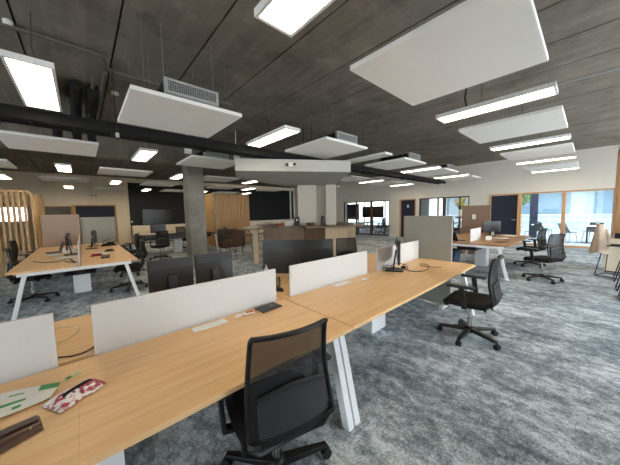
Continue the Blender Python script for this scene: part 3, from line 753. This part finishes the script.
MB().lathe([(.03, 0), (.032, .01), (.032, .10), (.012, .13), (.012, .145)], n=16).build('body', 'cup_white', bt, smooth=True); MB().lathe([(.015, .146), (.015, .172)], n=12).build('cap', 'chrome', bt)
o = tag(MB().sheet(lambda u, v: (1.235+.07*u, 1.93+.05*v+.05*u, DT+.27-.11*u-.02*v), 4, 4, .003).bar((1.24, 1.95, DT), (1.24, 1.95, DT+.265), .004, .03).build('screen_bracket', 'white_lacquer'), 'white folded bracket behind the end of the nearest screen', 'bracket')

# ------------------------------------------------------------------ things on the left bench
lp = thing('laptop', 'open dark laptop on the left bench seen from the side', 'laptop', (-.52, 8.0, DT), R(-80))
MB().box(-.16, .16, -.11, .11, 0, .016).build('keyboard_base', 'dark_grey_plastic', lp, bevel=.004)
MB().box(-.16, .16, -.004, .004, 0, .21).xf(Matrix.Translation((0, .115, .016)) @ Matrix.Rotation(R(-18), 4, 'X')).build('lid', 'dark_grey_plastic', lp, bevel=.003)
def papers(loc, rz, label, m='paper_white', n=3, w=.21, l=.297):
    r = thing('paper_stack', label, 'papers', (loc[0], loc[1], DT), rz)
    for k in range(n):
        q = MB().box(-w/2, w/2, -l/2, l/2, .003*k, .003*k+.0025).xf(Matrix.Translation((.012*k, .008*k, 0)) @ Matrix.Rotation(R(7*k-5), 4, 'Z')); q.build('sheet', m, r)
    return r
papers((-.48, 7.5), R(15), 'white papers behind the nearest edge-on monitor on the left bench')
papers((-.26, 6.85), R(80), 'loose white sheets by the end of the left bench screen')
papers((.25, 6.95), R(-20), 'printed sheets on the right half of the left bench')
bx = thing('tissue_box', 'white carton on the left bench between the monitors', 'box', (-.24, 7.72, DT), R(20))
MB().box(-.1, .1, -.06, .06, 0, .10).build('carton', 'paper_white', bx, bevel=.004); MB().sheet(lambda u, v: ((u-.5)*.07, .012*math.sin(u*6), .10+v*.05), 6, 3, .002).build('tissue', 'cup_white', bx)
cupo = thing('paper_cup', 'white cup at the far right corner of the left bench', 'cup', (.60, 9.2, DT))
MB().lathe([(.03, 0), (.042, .11), (.039, .11), (.028, .006)], n=18).build('cup_wall', 'cup_white', cupo, smooth=True)
bag = thing('shoulder_bag', 'slumped black bag on the left bench before the grey partition', 'bag', (.50, 8.62, DT), R(15))
MB().sheet(lambda u, v: ((u-.5)*.34, (v-.5)*.2, .003+.11*max(0, 1-(2*u-1)**4)*max(0, 1-(2*v-1)**2)*(.8+.2*math.sin(u*9+v*4))), 14, 10, -.002).build('body', 'black_fabric', bag, smooth=True)
MB().tube([(-.12, 0, .08), (-.08, .05, .14), (0, .07, .155), (.08, .05, .14), (.12, 0, .08)], .008, 8).build('strap', 'black_fabric', bag, smooth=True)
for x, y, rz, m, lab in ((.18, 6.55, 10, 'red_plastic', 'red case on the right half of the left bench'), (.42, 7.2, 40, 'black_plastic', 'black case on the right half of the left bench')):
    r = thing('pencil_case', lab, 'case', (x, y, DT), R(rz))
    MB().sheet(lambda u, v: ((u-.5)*.20, (v-.5)*.07, .003+.045*max(0, 1-(2*u-1)**6)*max(0, 1-(2*v-1)**4)), 10, 8, -.002).build('body', m, r, smooth=True); MB().tube([(-.09, 0, .05), (.09, 0, .05)], .003, 6).build('zip', 'black_plastic', r)
kb = thing('keyboard', 'black keyboard on the right half of the left bench', 'keyboard', (.30, 6.3, DT), R(85))
MB().box(-.21, .21, -.065, .065, 0, .014).build('housing', 'black_plastic', kb, bevel=.004)
b = MB()
for i in range(14):
    for k in range(4): b.box(-.198+.0285*i, -.198+.0285*i+.023, -.05+.026*k, -.05+.026*k+.021, .0141, .019)
b.build('keys', 'dark_grey_plastic', kb)
cable('black cable crossing the near end of the left bench', [(-.70, 6.7), (-.6, 6.45), (-.46, 6.3), (-.36, 6.3), (-.30, 6.4), (-.26, 6.55)], 'cable_black', .006)
tag(MB().bar((-.26, 6.2, DT+.006), (-.12, 5.9, DT+.006), .03, .01).bar((-.12, 5.9, DT+.006), (-.2, 6.05, DT+.06), .02, .01).build('tablet_stand', 'black_plastic'), 'black folded tablet stand lying at the left bench end', 'stand')

# ------------------------------------------------------------------ things on the right bench
papers((6.75, 2.48), R(10), 'white papers at the left end of the right bench', n=5)
papers((8.1, 1.55), R(-25), 'spread white papers in the middle of the right bench', n=4)
papers((8.95, 1.5), R(30), 'papers at the far right end of the right bench', n=5)
papers((7.2, 1.35), R(60), 'brown folder near the front of the right bench', 'cable_brown', n=2)
lt = thing('laptop', 'open laptop leaning dark at the left end of the right bench', 'laptop', (7.0, 2.22, DT), R(60))
MB().box(-.16, .16, -.11, .11, 0, .016).build('keyboard_base', 'dark_grey_plastic', lt, bevel=.004)
MB().box(-.16, .16, -.004, .004, 0, .22).xf(Matrix.Translation((0, .115, .016)) @ Matrix.Rotation(R(-25), 4, 'X')).build('lid', 'black_plastic', lt, bevel=.003)
for x, y, lab in ((7.55, 1.68, 'white cardboard box beside the screen on the right bench'), (9.05, 1.95, 'cream box at the far end of the right bench')):
    r = thing('small_box', lab, 'box', (x, y, DT), R(12))
    MB().box(-.08, .08, -.06, .06, 0, .085).build('carton', 'paper_white', r, bevel=.003); MB().box(-.084, .084, -.064, .064, .0855, .098).build('lid', 'cream_paint', r, bevel=.002)
tag(MB().box(-.07, .07, -.04, .04, 0, .012).build('phone', 'black_plastic', bevel=.004, loc=(7.75, 1.35, DT)), 'black phone lying on the right bench by its front edge', 'phone')
fp = thing('framed_photo', 'small pale framed photo pinned on the brown partition', 'picture', (9.365, 2.50, 1.26))
MB().box(-.006, .004, -.07, .07, -.10, .10).build('frame', 'black_plastic', fp); MB().box(-.008, -.0062, -.055, .055, -.085, .085).build('print', 'paper_white', fp)
bd = thing('backpack', 'dark blue backpack leaning under the right bench', 'backpack', (6.95, 2.35, 0), R(20))
MB().sheet(lambda u, v: ((u-.5)*.32*(1-.2*v), -.05+.10*(1-v)-.14*math.sin(math.pi*u)*(1-.4*v), .01+v*.50), 12, 10, .1).build('body', 'blue_cloth', bd, smooth=True)
MB().tube([(-.04, .06, .48), (-.04, .05, .55), (.04, .05, .55), (.04, .06, .48)], .01, 8).build('handle', 'blue_cloth', bd, smooth=True)
# flowers over the partition
fl = thing('flower_vase', 'yellow flowers standing behind the brown partition', 'flowers', (9.75, 3.02, 0))
MB().lathe([(.10, 0), (.10, .03), (.02, .05), (.02, 1.2), (.14, 1.22), (.14, 1.25)], n=18).build('stand', 'dark_wood', fl, smooth=True)
MB().lathe([(.05, 1.25), (.08, 1.33), (.05, 1.46), (.06, 1.5), (.045, 1.49), (.04, 1.3)], n=16).build('vase', 'cup_white', fl, smooth=True)
rnd = random.Random(4); lv = MB(); pt = MB()
for k in range(30):
    a = rnd.uniform(0, 6.28); rr = rnd.uniform(.03, .17); q = (rr*math.cos(a), rr*math.sin(a), rnd.uniform(1.62, 1.86))
    lv.tube([(0, 0, 1.45), (q[0]*.4, q[1]*.4, 1.55), q], .004, 5)
    for e in range(6):
        ea = e*1.047; c = Vector(q); d = Vector((math.cos(ea), math.sin(ea), .35)).normalized()
        pt.sheet(lambda u, v: c+d*(.085*v)+Vector((-d.y, d.x, 0))*(u-.5)*.08*math.sin(math.pi*(.15+.8*v)), 2, 3, .002)
lv.build('stems', 'leaf_green', fl); pt.build('petals', 'yellow_petal', fl)

# ------------------------------------------------------------------ bar island around the clad column
bar = thing('bar_counter', 'large angular wooden bar counter wrapped around the pale column', 'bar counter', (0, 0, 0))
top = [(-2.05, 7.1), (-1.22, 7.35), (-1.02, 8.2), (-.25, 8.22), (-.10, 7.45), (1.12, 7.45), (1.62, 7.95), (1.95, 9.1), (1.2, 10.4), (-1.0, 10.4), (-2.15, 9.2)]
hole = []
# top in convex pieces so the column passes behind the notch
tb = MB()
for pl in ([(-2.05, 7.1), (-1.22, 7.35), (-1.02, 8.2), (-1.02, 8.33), (-2.15, 8.33)], [(-.25, 8.22), (-.10, 7.45), (1.12, 7.45), (1.62, 7.95), (1.74, 8.33), (-.25, 8.33)], [(-1.02, 8.2), (-.25, 8.22), (-.25, 8.33), (-1.02, 8.33)],
           [(-2.15, 8.33), (-.44, 8.33), (-.44, 9.22), (-2.15, 9.2)], [(.89, 8.33), (1.74, 8.33), (1.95, 9.1), (1.9, 9.22), (.89, 9.22)], [(-2.15, 9.22), (1.9, 9.22), (1.2, 10.4), (-1.0, 10.4)]):
    tb.prism(uwp(pl), 1.04, 1.085)
tb.build('counter_top', 'bar_top', bar)
MB().prism(uwp([(-1.70, 7.5), (-1.55, 7.5), (-1.55, 7.66), (-1.70, 7.66)]), 0, 1.04).build('end_leg', 'bar_light', bar, bevel=.004)
MB().prism(uwp([(.46, 7.6), (1.12, 7.6), (1.12, 7.68), (.46, 7.68)]), 0, 1.04).build('end_panel', 'bar_light', bar, bevel=.004)
MB().prism(uwp([(-1.5, 8.12), (-.92, 8.27), (-.92, 8.32), (-1.5, 8.17)]), 0, 1.04).build('front_panel', 'bar_wood', bar)
MB().prism(uwp([(-.92, 8.27), (-.2, 8.27), (-.2, 8.32), (-.92, 8.32)]), 0, 1.04).build('front_panel', 'bar_wood', bar)
MB().prism(uwp([(-.2, 8.27), (.46, 7.68), (.50, 7.72), (-.16, 8.32)]), 0, 1.04).build('front_panel', 'bar_wood', bar)
MB().prism(uwp([(1.07, 7.69), (1.12, 7.69), (1.62, 9.0), (1.57, 9.0)]), 0, 1.04).build('side_panel', 'bar_light', bar)
MB().prism(uwp([(-1.55, 8.28), (-.92, 8.40), (-.46, 8.40), (-.46, 8.9), (-1.55, 8.9)]), .45, .48).build('shelf', 'dark_wood', bar)
BT = 1.085
def on_bar(u, w): p = uw(u, w); return (p[0], p[1], BT)
def small_jug(u, w, lab, m, prof):
    r = thing('storage_jar', lab, 'jar', on_bar(u, w)); MB().lathe(prof, n=16).build('body', m, r, smooth=True); MB().lathe([(prof[-1][0]*.9, prof[-1][1]+.0005), (prof[-1][0]*.9, prof[-1][1]+.015)], n=14).build('lid', 'black_plastic', r)
cm = thing('coffee_machine', 'small dark coffee machine on the bar left of the column', 'coffee machine', on_bar(-.42, 8.22), R(-42))
MB().box(-.09, .09, -.09, .09, 0, .04).box(-.09, .09, .02, .09, .0401, .2).box(-.09, .09, -.09, .09, .2001, .27).build('body', 'black_plastic', cm, bevel=.006); MB().tube([(0, -.05, .2), (0, -.05, .17)], .012).build('spout', 'chrome', cm)
cb2 = thing('carton_box', 'pale cardboard box on the bar beside the coffee machine', 'box', on_bar(-.70, 8.3), R(-30))
MB().box(-.13, .13, -.08, .08, 0, .16).build('carton', 'soffit_paint', cb2, bevel=.004); MB().box(-.13, .13, -.012, .012, .1602, .162).build('tape', 'cream_paint', cb2)
og = thing('fruit_bowl', 'orange bowl on the bar left of the pale box', 'bowl', on_bar(-.95, 8.45))
MB().lathe([(.05, 0), (.12, .07), (.11, .07), (.045, .012)], n=18).build('bowl_wall', 'orange_plastic', og, smooth=True)
tag(MB().lathe([(.04, 0), (.055, .03), (.05, .08), (.02, .10)], n=16).build('orange_lamp', 'orange_plastic', smooth=True, loc=on_bar(-.98, 8.9)), 'small orange ornament on the bar against the dark wall', 'ornament')
bs = thing('basket', 'low brown basket on the bar before the column', 'basket', on_bar(.02, 8.2), R(-42))
MB().sheet(lambda u, v: ((.12+.02*v)*math.cos(u*6.283), (.08+.02*v)*math.sin(u*6.283), .09*v), 24, 4, -.006).build('weave', 'cable_brown', bs, smooth=True); MB().lathe([(.105, .001), (.105, .006)], n=20).build('base', 'cable_brown', bs)
sk = thing('coffee_grinder', 'black coffee grinder on the bar at the column recess', 'grinder', on_bar(.42, 8.2), R(-42))
MB().lathe([(.06, 0), (.06, .16), (.04, .18), (.055, .26), (.055, .27)], n=16).build('body', 'black_plastic', sk, smooth=True); MB().lathe([(.058, .2705), (.03, .29)], n=16).build('lid', 'rubber', sk)
small_jug(1.42, 8.05, 'small pale jar on the right wing of the bar', 'cup_white', [(.03, 0), (.035, .02), (.035, .07)])
for i, (u, w) in enumerate(((-1.9, 9.6), (-1.65, 9.75), (-1.4, 9.9), (-1.15, 10.05))):
    r = thing('plate_stack', 'white stack of plates on the far side of the bar, %s from left' % ORD[i], 'plates', on_bar(u, w-.25), 0, 'plate stacks on the bar')
    MB().lathe([(.06, 0), (.10, .02), (.10, .035), (.07, .03)], n=18).build('plate', 'cup_white', r, smooth=True); MB().lathe([(.06, .0305), (.10, .045), (.10, .06), (.05, .055)], n=18).build('plate', 'cup_white', r, smooth=True)

# bar stool with a sled base
def make_stool(sh=.76):
    r = thing('bar_stool', 'x', 'bar stool', (0, 0, 0), 0, 'bar stools')
    def shell(u, v):
        x = (u-.5)*.36*(1-.12*v)
        if v < .55: t_ = v/.55; y = .18-.36*t_; z = sh+.012*(2*u-1)**2
        else: t_ = (v-.55)/.45; y = -.18-.07*t_; z = sh+.03*t_+.30*t_; 
        return (x, y, z+.03*(2*u-1)**2*.5)
    MB().sheet(shell, 10, 14, .012).build('shell_seat', 'black_plastic', r, smooth=True)
    for s in (-1, 1):
        MB().tube([(s*.12, .13, sh-.012), (s*.235, .18, .03), (s*.24, .15, .012), (s*.24, -.19, .012), (s*.235, -.21, .03), (s*.12, -.14, sh-.012)], .009, 8).build('sled_leg', 'black_plastic', r, smooth=True)
    MB().tube([(-.195, .160, .28), (.195, .160, .28)], .008, 8).build('footrest', 'black_plastic', r); MB().tube([(-.24, -.2, .02), (.24, -.2, .02)], .008, 8).build('cross_bar', 'black_plastic', r)
    return r
bs0 = make_stool(.66); bs0.location = (8.42, -.40, 0); bs0.rotation_euler = (0, 0, R(160)); bs0['label'] = 'bar stool with a beige jacket hung over its back at right'
for x, lab in ((7.92, 'wire-legged stool next to the jacket stool at the right edge'), (7.1, 'wire-legged stool in the middle of three at the right edge'), (6.4, 'wire-legged stool nearest the camera at the right edge')):
    dup(bs0, (x, -.62, 0), R(90), lab)
dup(bs0, (4.35, 9.45, 0), R(230), 'black bar stool between the bar and the slatted booth, left one')
dup(bs0, (3.42, 7.72, 0), R(215), 'black bar stool under the left wing of the bar')
dup(bs0, (4.75, 8.9, 0), R(240), 'black bar stool between the bar and the slatted booth, right one')
# jacket over the stool back: draped cloth
jk = thing('jacket', 'beige jacket draped over the back of a stool at right', 'jacket', (8.30, -.16, 0), R(-20))
def drape(u, v):
    a = u*2*math.pi; t_ = v
    rx = (.07+.16*t_**.8)*(1+.10*math.sin(5*a+1)*t_); ry = (.045+.075*t_**.8)*(1+.12*math.sin(4*a)*t_)
    return (rx*math.cos(a), ry*math.sin(a), 1.12-.60*t_-.03*math.sin(3*a)*t_)
MB().sheet(drape, 40, 14, .008).build('body', 'jacket_cloth', jk, smooth=True)
MB().tube([(.10, -.04, 1.0), (.19, -.05, .86), (.22, -.05, .68), (.23, -.03, .58)], .05, 10, rs=[.04, .05, .048, .04]).build('sleeve', 'jacket_cloth', jk, smooth=True)
MB().tube([(-.06, 0, 1.10), (-.04, .05, 1.13), (.04, .05, 1.13), (.06, 0, 1.10), (.04, -.04, 1.09), (-.04, -.04, 1.09)], .02, 8, True).build('collar', 'jacket_cloth', jk, smooth=True)
# tall cabinet and low unit at the right edge
tc_ = thing('tall_cabinet', 'tall wooden cabinet at the right edge of the picture', 'cabinet', (9.2, -.37, 0))
MB().box(-.3, .3, -.62, 0, .90, 2.80).build('carcass', 'cabinet_wood', tc_, bevel=.004)
MB().box(-.303, -.3005, -.3, -.02, .93, 2.77).build('door', 'cabinet_wood', tc_); MB().box(-.3, .3, -.62, .0, 2.801, 2.86).build('cornice', 'white_lacquer', tc_)
MB().box(-.28, .28, -.60, -.03, .78, .90).build('recess', 'black_plastic', tc_)
MB().box(-.3, .3, -.62, .10, .03, .78).build('base_cabinet', 'cream_paint', tc_, bevel=.004); MB().box(-.27, .27, -.6, .07, 0, .03).build('plinth', 'black_plastic', tc_)
ht = thing('high_table', 'wooden high table running off the right edge', 'table', (7.6, -1.0, 0))
MB().box(-1.2, 1.25, -.38, .30, 1.02, 1.06).build('table_top', 'cabinet_wood', ht, bevel=.004)
for xx in (-.86, -.08, 1.2): MB().box(xx-.025, xx+.025, -.35, .27, 0, 1.02).build('leg', 'cabinet_wood', ht, bevel=.003)

# ------------------------------------------------------------------ slatted booths, sideboard, cabinets
def slat_run(b, p, q, n, z0, z1, w=.045, d=.07):
    p, q = Vector(p), Vector(q); dr = (q-p).normalized()
    for i in range(n):
        c = p.lerp(q, i/(n-1)); M = Matrix.Rotation(math.atan2(dr.y, dr.x), 3, 'Z')
        b.obox((c.x, c.y, (z0+z1)/2), (w, d, z1-z0), M)
sb = thing('slatted_screen', 'rounded slatted timber screen at the left edge', 'screen', (0, 0, 0))
b = MB(); slat_run(b, (-4.1, 10.2, 0), (-1.1, 10.2, 0), 31, .0, 2.2); b.build('front_slats', 'slat_wood', sb)
b = MB(); slat_run(b, (-.90, 10.3, 0), (-.90, 12.0, 0), 9, .0, 2.1); slat_run(b, (-4.0, 12.0, 0), (-1.0, 12.0, 0), 15, 0, 2.2); b.build('rear_slats', 'slat_wood', sb)
b = MB().box(-4.15, -1.05, 10.15, 10.25, 2.2, 2.26).box(-4.15, -1.05, 10.24, 10.27, 1.86, 1.93).box(-4.15, -1.05, 10.24, 10.27, .74, .80)
b.tube([(-1.05, 10.2, 2.23), (-1.0, 10.2, 2.2), (-.96, 10.2, 2.1), (-.95, 10.2, 0)], .03, 8)
b.box(-4.05, -.9, 11.95, 12.05, 2.2, 2.26).box(-.95, -.87, 10.26, 12.0, 2.11, 2.17); b.build('frame', 'slat_wood', sb)
bo = thing('slatted_booth', 'slatted timber booth beyond the concrete column', 'booth', (0, 0, 0))
b = MB(); slat_run(b, (4.62, 11.5, 0), (6.2, 11.5, 0), 22, .02, 2.40, .042, .06); slat_run(b, (4.55, 11.7, 0), (4.55, 14.2, 0), 20, .02, 2.40, .042, .06); b.build('slats', 'slat_wood', bo)
MB().box(4.50, 6.28, 11.46, 11.54, 2.40, 2.47).box(4.50, 4.60, 11.46, 11.54, 0, 2.40).box(6.2, 6.28, 11.46, 11.54, 0, 2.40).box(4.51, 4.59, 11.54, 14.3, 2.40, 2.47).box(4.51, 4.59, 14.22, 14.3, 0, 2.4).build('frame', 'bar_light', bo, bevel=.004)
MB().box(4.7, 6.2, 11.6, 11.62, 0, 1.1).build('back_board', 'felt_brown', bo); MB().box(4.7, 6.2, 12.9, 13.4, .40, .46).box(4.7, 6.2, 13.35, 13.42, .46, 1.1).build('bench_seat', 'felt_mauve', bo)
MB().box(6.2, 6.26, 11.55, 14.2, 0, 2.4).build('side_wall', 'slat_wood', bo)
sd = thing('sideboard', 'dark brown sideboard in front of the slatted booth', 'sideboard', (5.05, 10.95, 0))
MB().box(-.55, .55, -.22, .22, .05, .80).build('carcass', 'dark_wood', sd, bevel=.005); MB().box(-.57, .57, -.24, .24, .8005, .835).build('top', 'bar_wood', sd, bevel=.004)
for xx in (-.36, 0, .36):
    d_ = MB().box(xx-.17, xx+.17, -.232, -.2205, .08, .77).build('door', 'dark_wood', sd, bevel=.003); MB().box(xx+.10, xx+.115, -.245, -.2325, .4, .5).build('handle', 'chrome', d_)
MB().box(-.5, .5, -.18, .18, 0, .05).build('plinth', 'black_plastic', sd)
xs = [2.0+1.26*i for i in range(9)]
lab9 = ['white low cabinet along the dark far wall, %s from left' % w for w in ORD]+['white low cabinet along the dark far wall, last on the right']
cab0 = None
for i, xx in enumerate(xs):
    if cab0 is None:
        cab0 = thing('low_cabinet', 'x', 'cabinet', (xx+.63, YW-.30, 0), 0, 'white low cabinets along the dark wall')
        MB().box(-.62, .62, -.22, .22, .06, .94).build('carcass', 'cream_paint', cab0, bevel=.004); MB().box(-.58, .58, -.19, .2, 0, .06).build('plinth', 'black_plastic', cab0)
        MB().box(-.63, .63, -.24, .23, .9405, .97).build('top', 'white_lacquer', cab0, bevel=.003)
        for s in (-1, 1):
            d_ = MB().box(min(s*.01, s*.60), max(s*.01, s*.60), -.235, -.2205, .09, .92).build('door', 'cream_paint', cab0, bevel=.003); MB().box(s*.05-.006, s*.05+.006, -.25, -.2355, .5, .65).build('handle', 'chrome', d_)
        o = cab0
    else: o = copy_tree(cab0); o.location = (xx+.63, YW-.30, 0)
    o['label'] = lab9[i]

# ------------------------------------------------------------------ rooms behind the glazing
def table(label, loc, rz, w, d, h, tm, lm):
    r = thing('meeting_table', label, 'table', loc, rz)
    MB().box(-w/2, w/2, -d/2, d/2, h-.03, h).build('table_top', tm, r, bevel=.004)
    for sx in (-1, 1):
        for sy in (-1, 1): MB().bar((sx*(w/2-.1), sy*(d/2-.1), h-.03), (sx*(w/2-.04), sy*(d/2-.04), 0), .045, .045).build('leg', lm, r)
    return r
table('white table in the far meeting room behind glass', (15.0, 10.4, 0), 0, 1.6, .9, .74, 'white_lacquer', 'white_metal')
table('white table in the meeting room behind the middle glazing', (15.9, 5.3, 0), 0, 1.2, 1.9, .74, 'white_lacquer', 'white_metal')
wp = thing('notice_board', 'navy board behind the first pane of the far meeting room', 'board', (13.95, 10.9, .0))
MB().box(-.02, .02, -.42, .62, .95, 2.0).build('panel', 'navy_paint', wp, bevel=.004); MB().box(-.03, .03, -.42, -.37, 0, .95).box(-.03, .03, .57, .62, 0, .95).build('leg', 'dark_wood', wp); MB().box(-.2, .2, -.46, -.34, 0, .02).box(-.2, .2, .54, .66, 0, .02).build('foot', 'dark_wood', wp)
# blinds inside the middle glazing's back window
for i, (a, b2) in enumerate(((3.45, 4.45), (4.52, 5.52), (5.59, 6.59), (6.66, 7.64))):
    bl = MB()
    for k in range(36): bl.box(18.08, 18.11, a, b2, .85+.056*k, .85+.056*k+.028)
    tag(bl.build('window_blind', 'blind'), 'white slatted blind in the middle meeting room, %s from the right' % ORD[i], 'blind', 'white blinds in the meeting room')
# terrace furniture
def make_tchair(m):
    r = thing('terrace_chair', 'x', 'chair', (0, 0, 0), 0, 'terrace chairs')
    MB().sheet(lambda u, v: ((u-.5)*.46, .22-.42*v if v < .6 else -.03-.17*(v-.6)/.4-.04, .45 if v < .6 else .45+.38*(v-.6)/.4), 8, 12, .015).build('shell', m, r, smooth=True)
    for s in (-1, 1): MB().tube([(s*.18, .17, .445), (s*.23, .22, .02), (s*.23, -.22, .02), (s*.18, -.15, .445)], .01, 8).build('wire_leg', m, r, smooth=True)
    return r
t0 = make_tchair('black_plastic'); t0.location = (15.6, .62, -.03); t0.rotation_euler = (0, 0, R(150)); t0['label'] = 'dark chair on the terrace behind the right window'
dup(t0, (16.6, -.1, -.03), R(60), 'dark chair on the terrace farther behind the right window')
dup(t0, (15.4, 1.75, -.03), R(-30), 'dark chair on the terrace behind the left terrace window')
dup(t0, (16.9, 1.45, -.03), R(200), 'dark chair on the terrace beside the dark post')
for x, y, lab in ((15.9, .05, 'round white terrace table behind the right window'), (16.2, 1.5, 'round white terrace table behind the left terrace window')):
    r = thing('terrace_table', lab, 'table', (x, y, -.03))
    MB().lathe([(.40, .71), (.40, .735)], n=28).build('table_top', 'white_lacquer', r, bevel=.004); MB().lathe([(.22, 0), (.22, .015), (.03, .03), (.03, .7095)], n=20).build('pedestal', 'black_plastic', r, smooth=True)
tag(MB().box(17.2, 17.5, 1.80, 2.10, -.03, 7).build('terrace_post', 'navy_paint'), 'dark post on the terrace behind the left terrace window', 'post')
bd = thing('exterior_building', 'pale building with balconies across the terrace', 'building', (27, 4, -.03))
MB().box(0, 8, -34, 6, 0, 13).build('wall', 'facade', bd)
for k in range(4):
    z = .9+3.0*k
    for q in range(6):
        ya = -32+5.8*q; f = MB().box(-.06, -.001, ya, ya+4.6, z, z+1.7).build('window', 'facade_glass', bd)
    MB().box(-1.1, -.001, -34, 6, z-.95, z-.75).build('balcony', 'facade', bd)
    rl = MB().box(-1.1, -1.06, -34, 6, z+.05, z+.10).box(-1.1, -1.06, -34, 6, z-.3, z-.26)
    for q in range(20): rl.box(-1.1, -1.07, -34+2*q, -33.96+2*q, z-.75, z+.05)
    rl.build('railing', 'white_metal', bd)
def tree(loc, h, r0, label, seed):
    rt = thing('tree', label, 'tree', loc); rn = random.Random(seed)
    MB().tube([(0, 0, 0), (.05, 0, h*.4), (0, .05, h*.75)], .1, 8, rs=[.12, .09, .05]).build('trunk', 'dark_wood', rt, smooth=True)
    b = MB()
    for k in range(900):
        d = Vector((rn.gauss(0, 1), rn.gauss(0, 1), rn.gauss(0, 1))).normalized()*r0*rn.random()**.4; c = Vector((0, 0, h*.72))+Vector((d.x, d.y, d.z*1.3))
        n = Vector((rn.gauss(0, 1), rn.gauss(0, 1), rn.gauss(0, 1))).normalized(); a = n.orthogonal().normalized()*.11; e = n.cross(a)*.6
        b.add([c-a, c+e, c+a, c-e], [(0, 1, 2, 3)])
    b.build('foliage', 'leaf_green', rt)
tree((20.2, 2.95, -.03), 3.4, .6, 'green tree on the terrace beyond the dark post', 2)

# ------------------------------------------------------------------ world, camera
w = bpy.data.worlds.new('sky'); S.world = w; w.use_nodes = True
nt = w.node_tree; bg = nt.nodes['Background']
# hazy bright sky: brightest towards -Y (where the veiled sun stands), softer and bluer away from it
tcn = nt.nodes.new('ShaderNodeTexCoord'); sx_ = nt.nodes.new('ShaderNodeSeparateXYZ'); nt.links.new(tcn.outputs['Generated'], sx_.inputs[0])
mr = nt.nodes.new('ShaderNodeMapRange'); mr.inputs[1].default_value = -.1; mr.inputs[2].default_value = .8; nt.links.new(sx_.outputs['Z'], mr.inputs[0])
nt.links.new(mix_rgb(nt, mr.outputs[0], (.93, .98, 1.0), (.78, .90, 1.0)), bg.inputs['Color'])
ms_ = nt.nodes.new('ShaderNodeMapRange'); ms_.interpolation_type = 'SMOOTHSTEP'; ms_.inputs[1].default_value = .25; ms_.inputs[2].default_value = -.85
ms_.inputs[3].default_value = SKY_LO; ms_.inputs[4].default_value = SKY_HI; nt.links.new(sx_.outputs['Y'], ms_.inputs[0]); nt.links.new(ms_.outputs[0], bg.inputs['Strength'])

cam = bpy.data.cameras.new('camera'); co = bpy.data.objects.new('camera', cam); COL.objects.link(co)
cam.sensor_width = 36; cam.lens = 36*252.73/620; cam.clip_end = 200
rt_ = Vector((.74140, -.67075, -.02053)); dn = Vector((-.06939, -.04620, -.99652)); fw = Vector((.66746, .74024, -.08080))
M = Matrix((rt_, -dn, -fw)).transposed().to_4x4(); M.translation = (0, 0, 1.52)
co.matrix_world = M
S.camera = co
S.view_settings.view_transform = 'Standard'; S.view_settings.look = 'None'; S.view_settings.gamma = 1.0
S.view_settings.use_curve_mapping = False
S.view_settings.exposure = EXPO
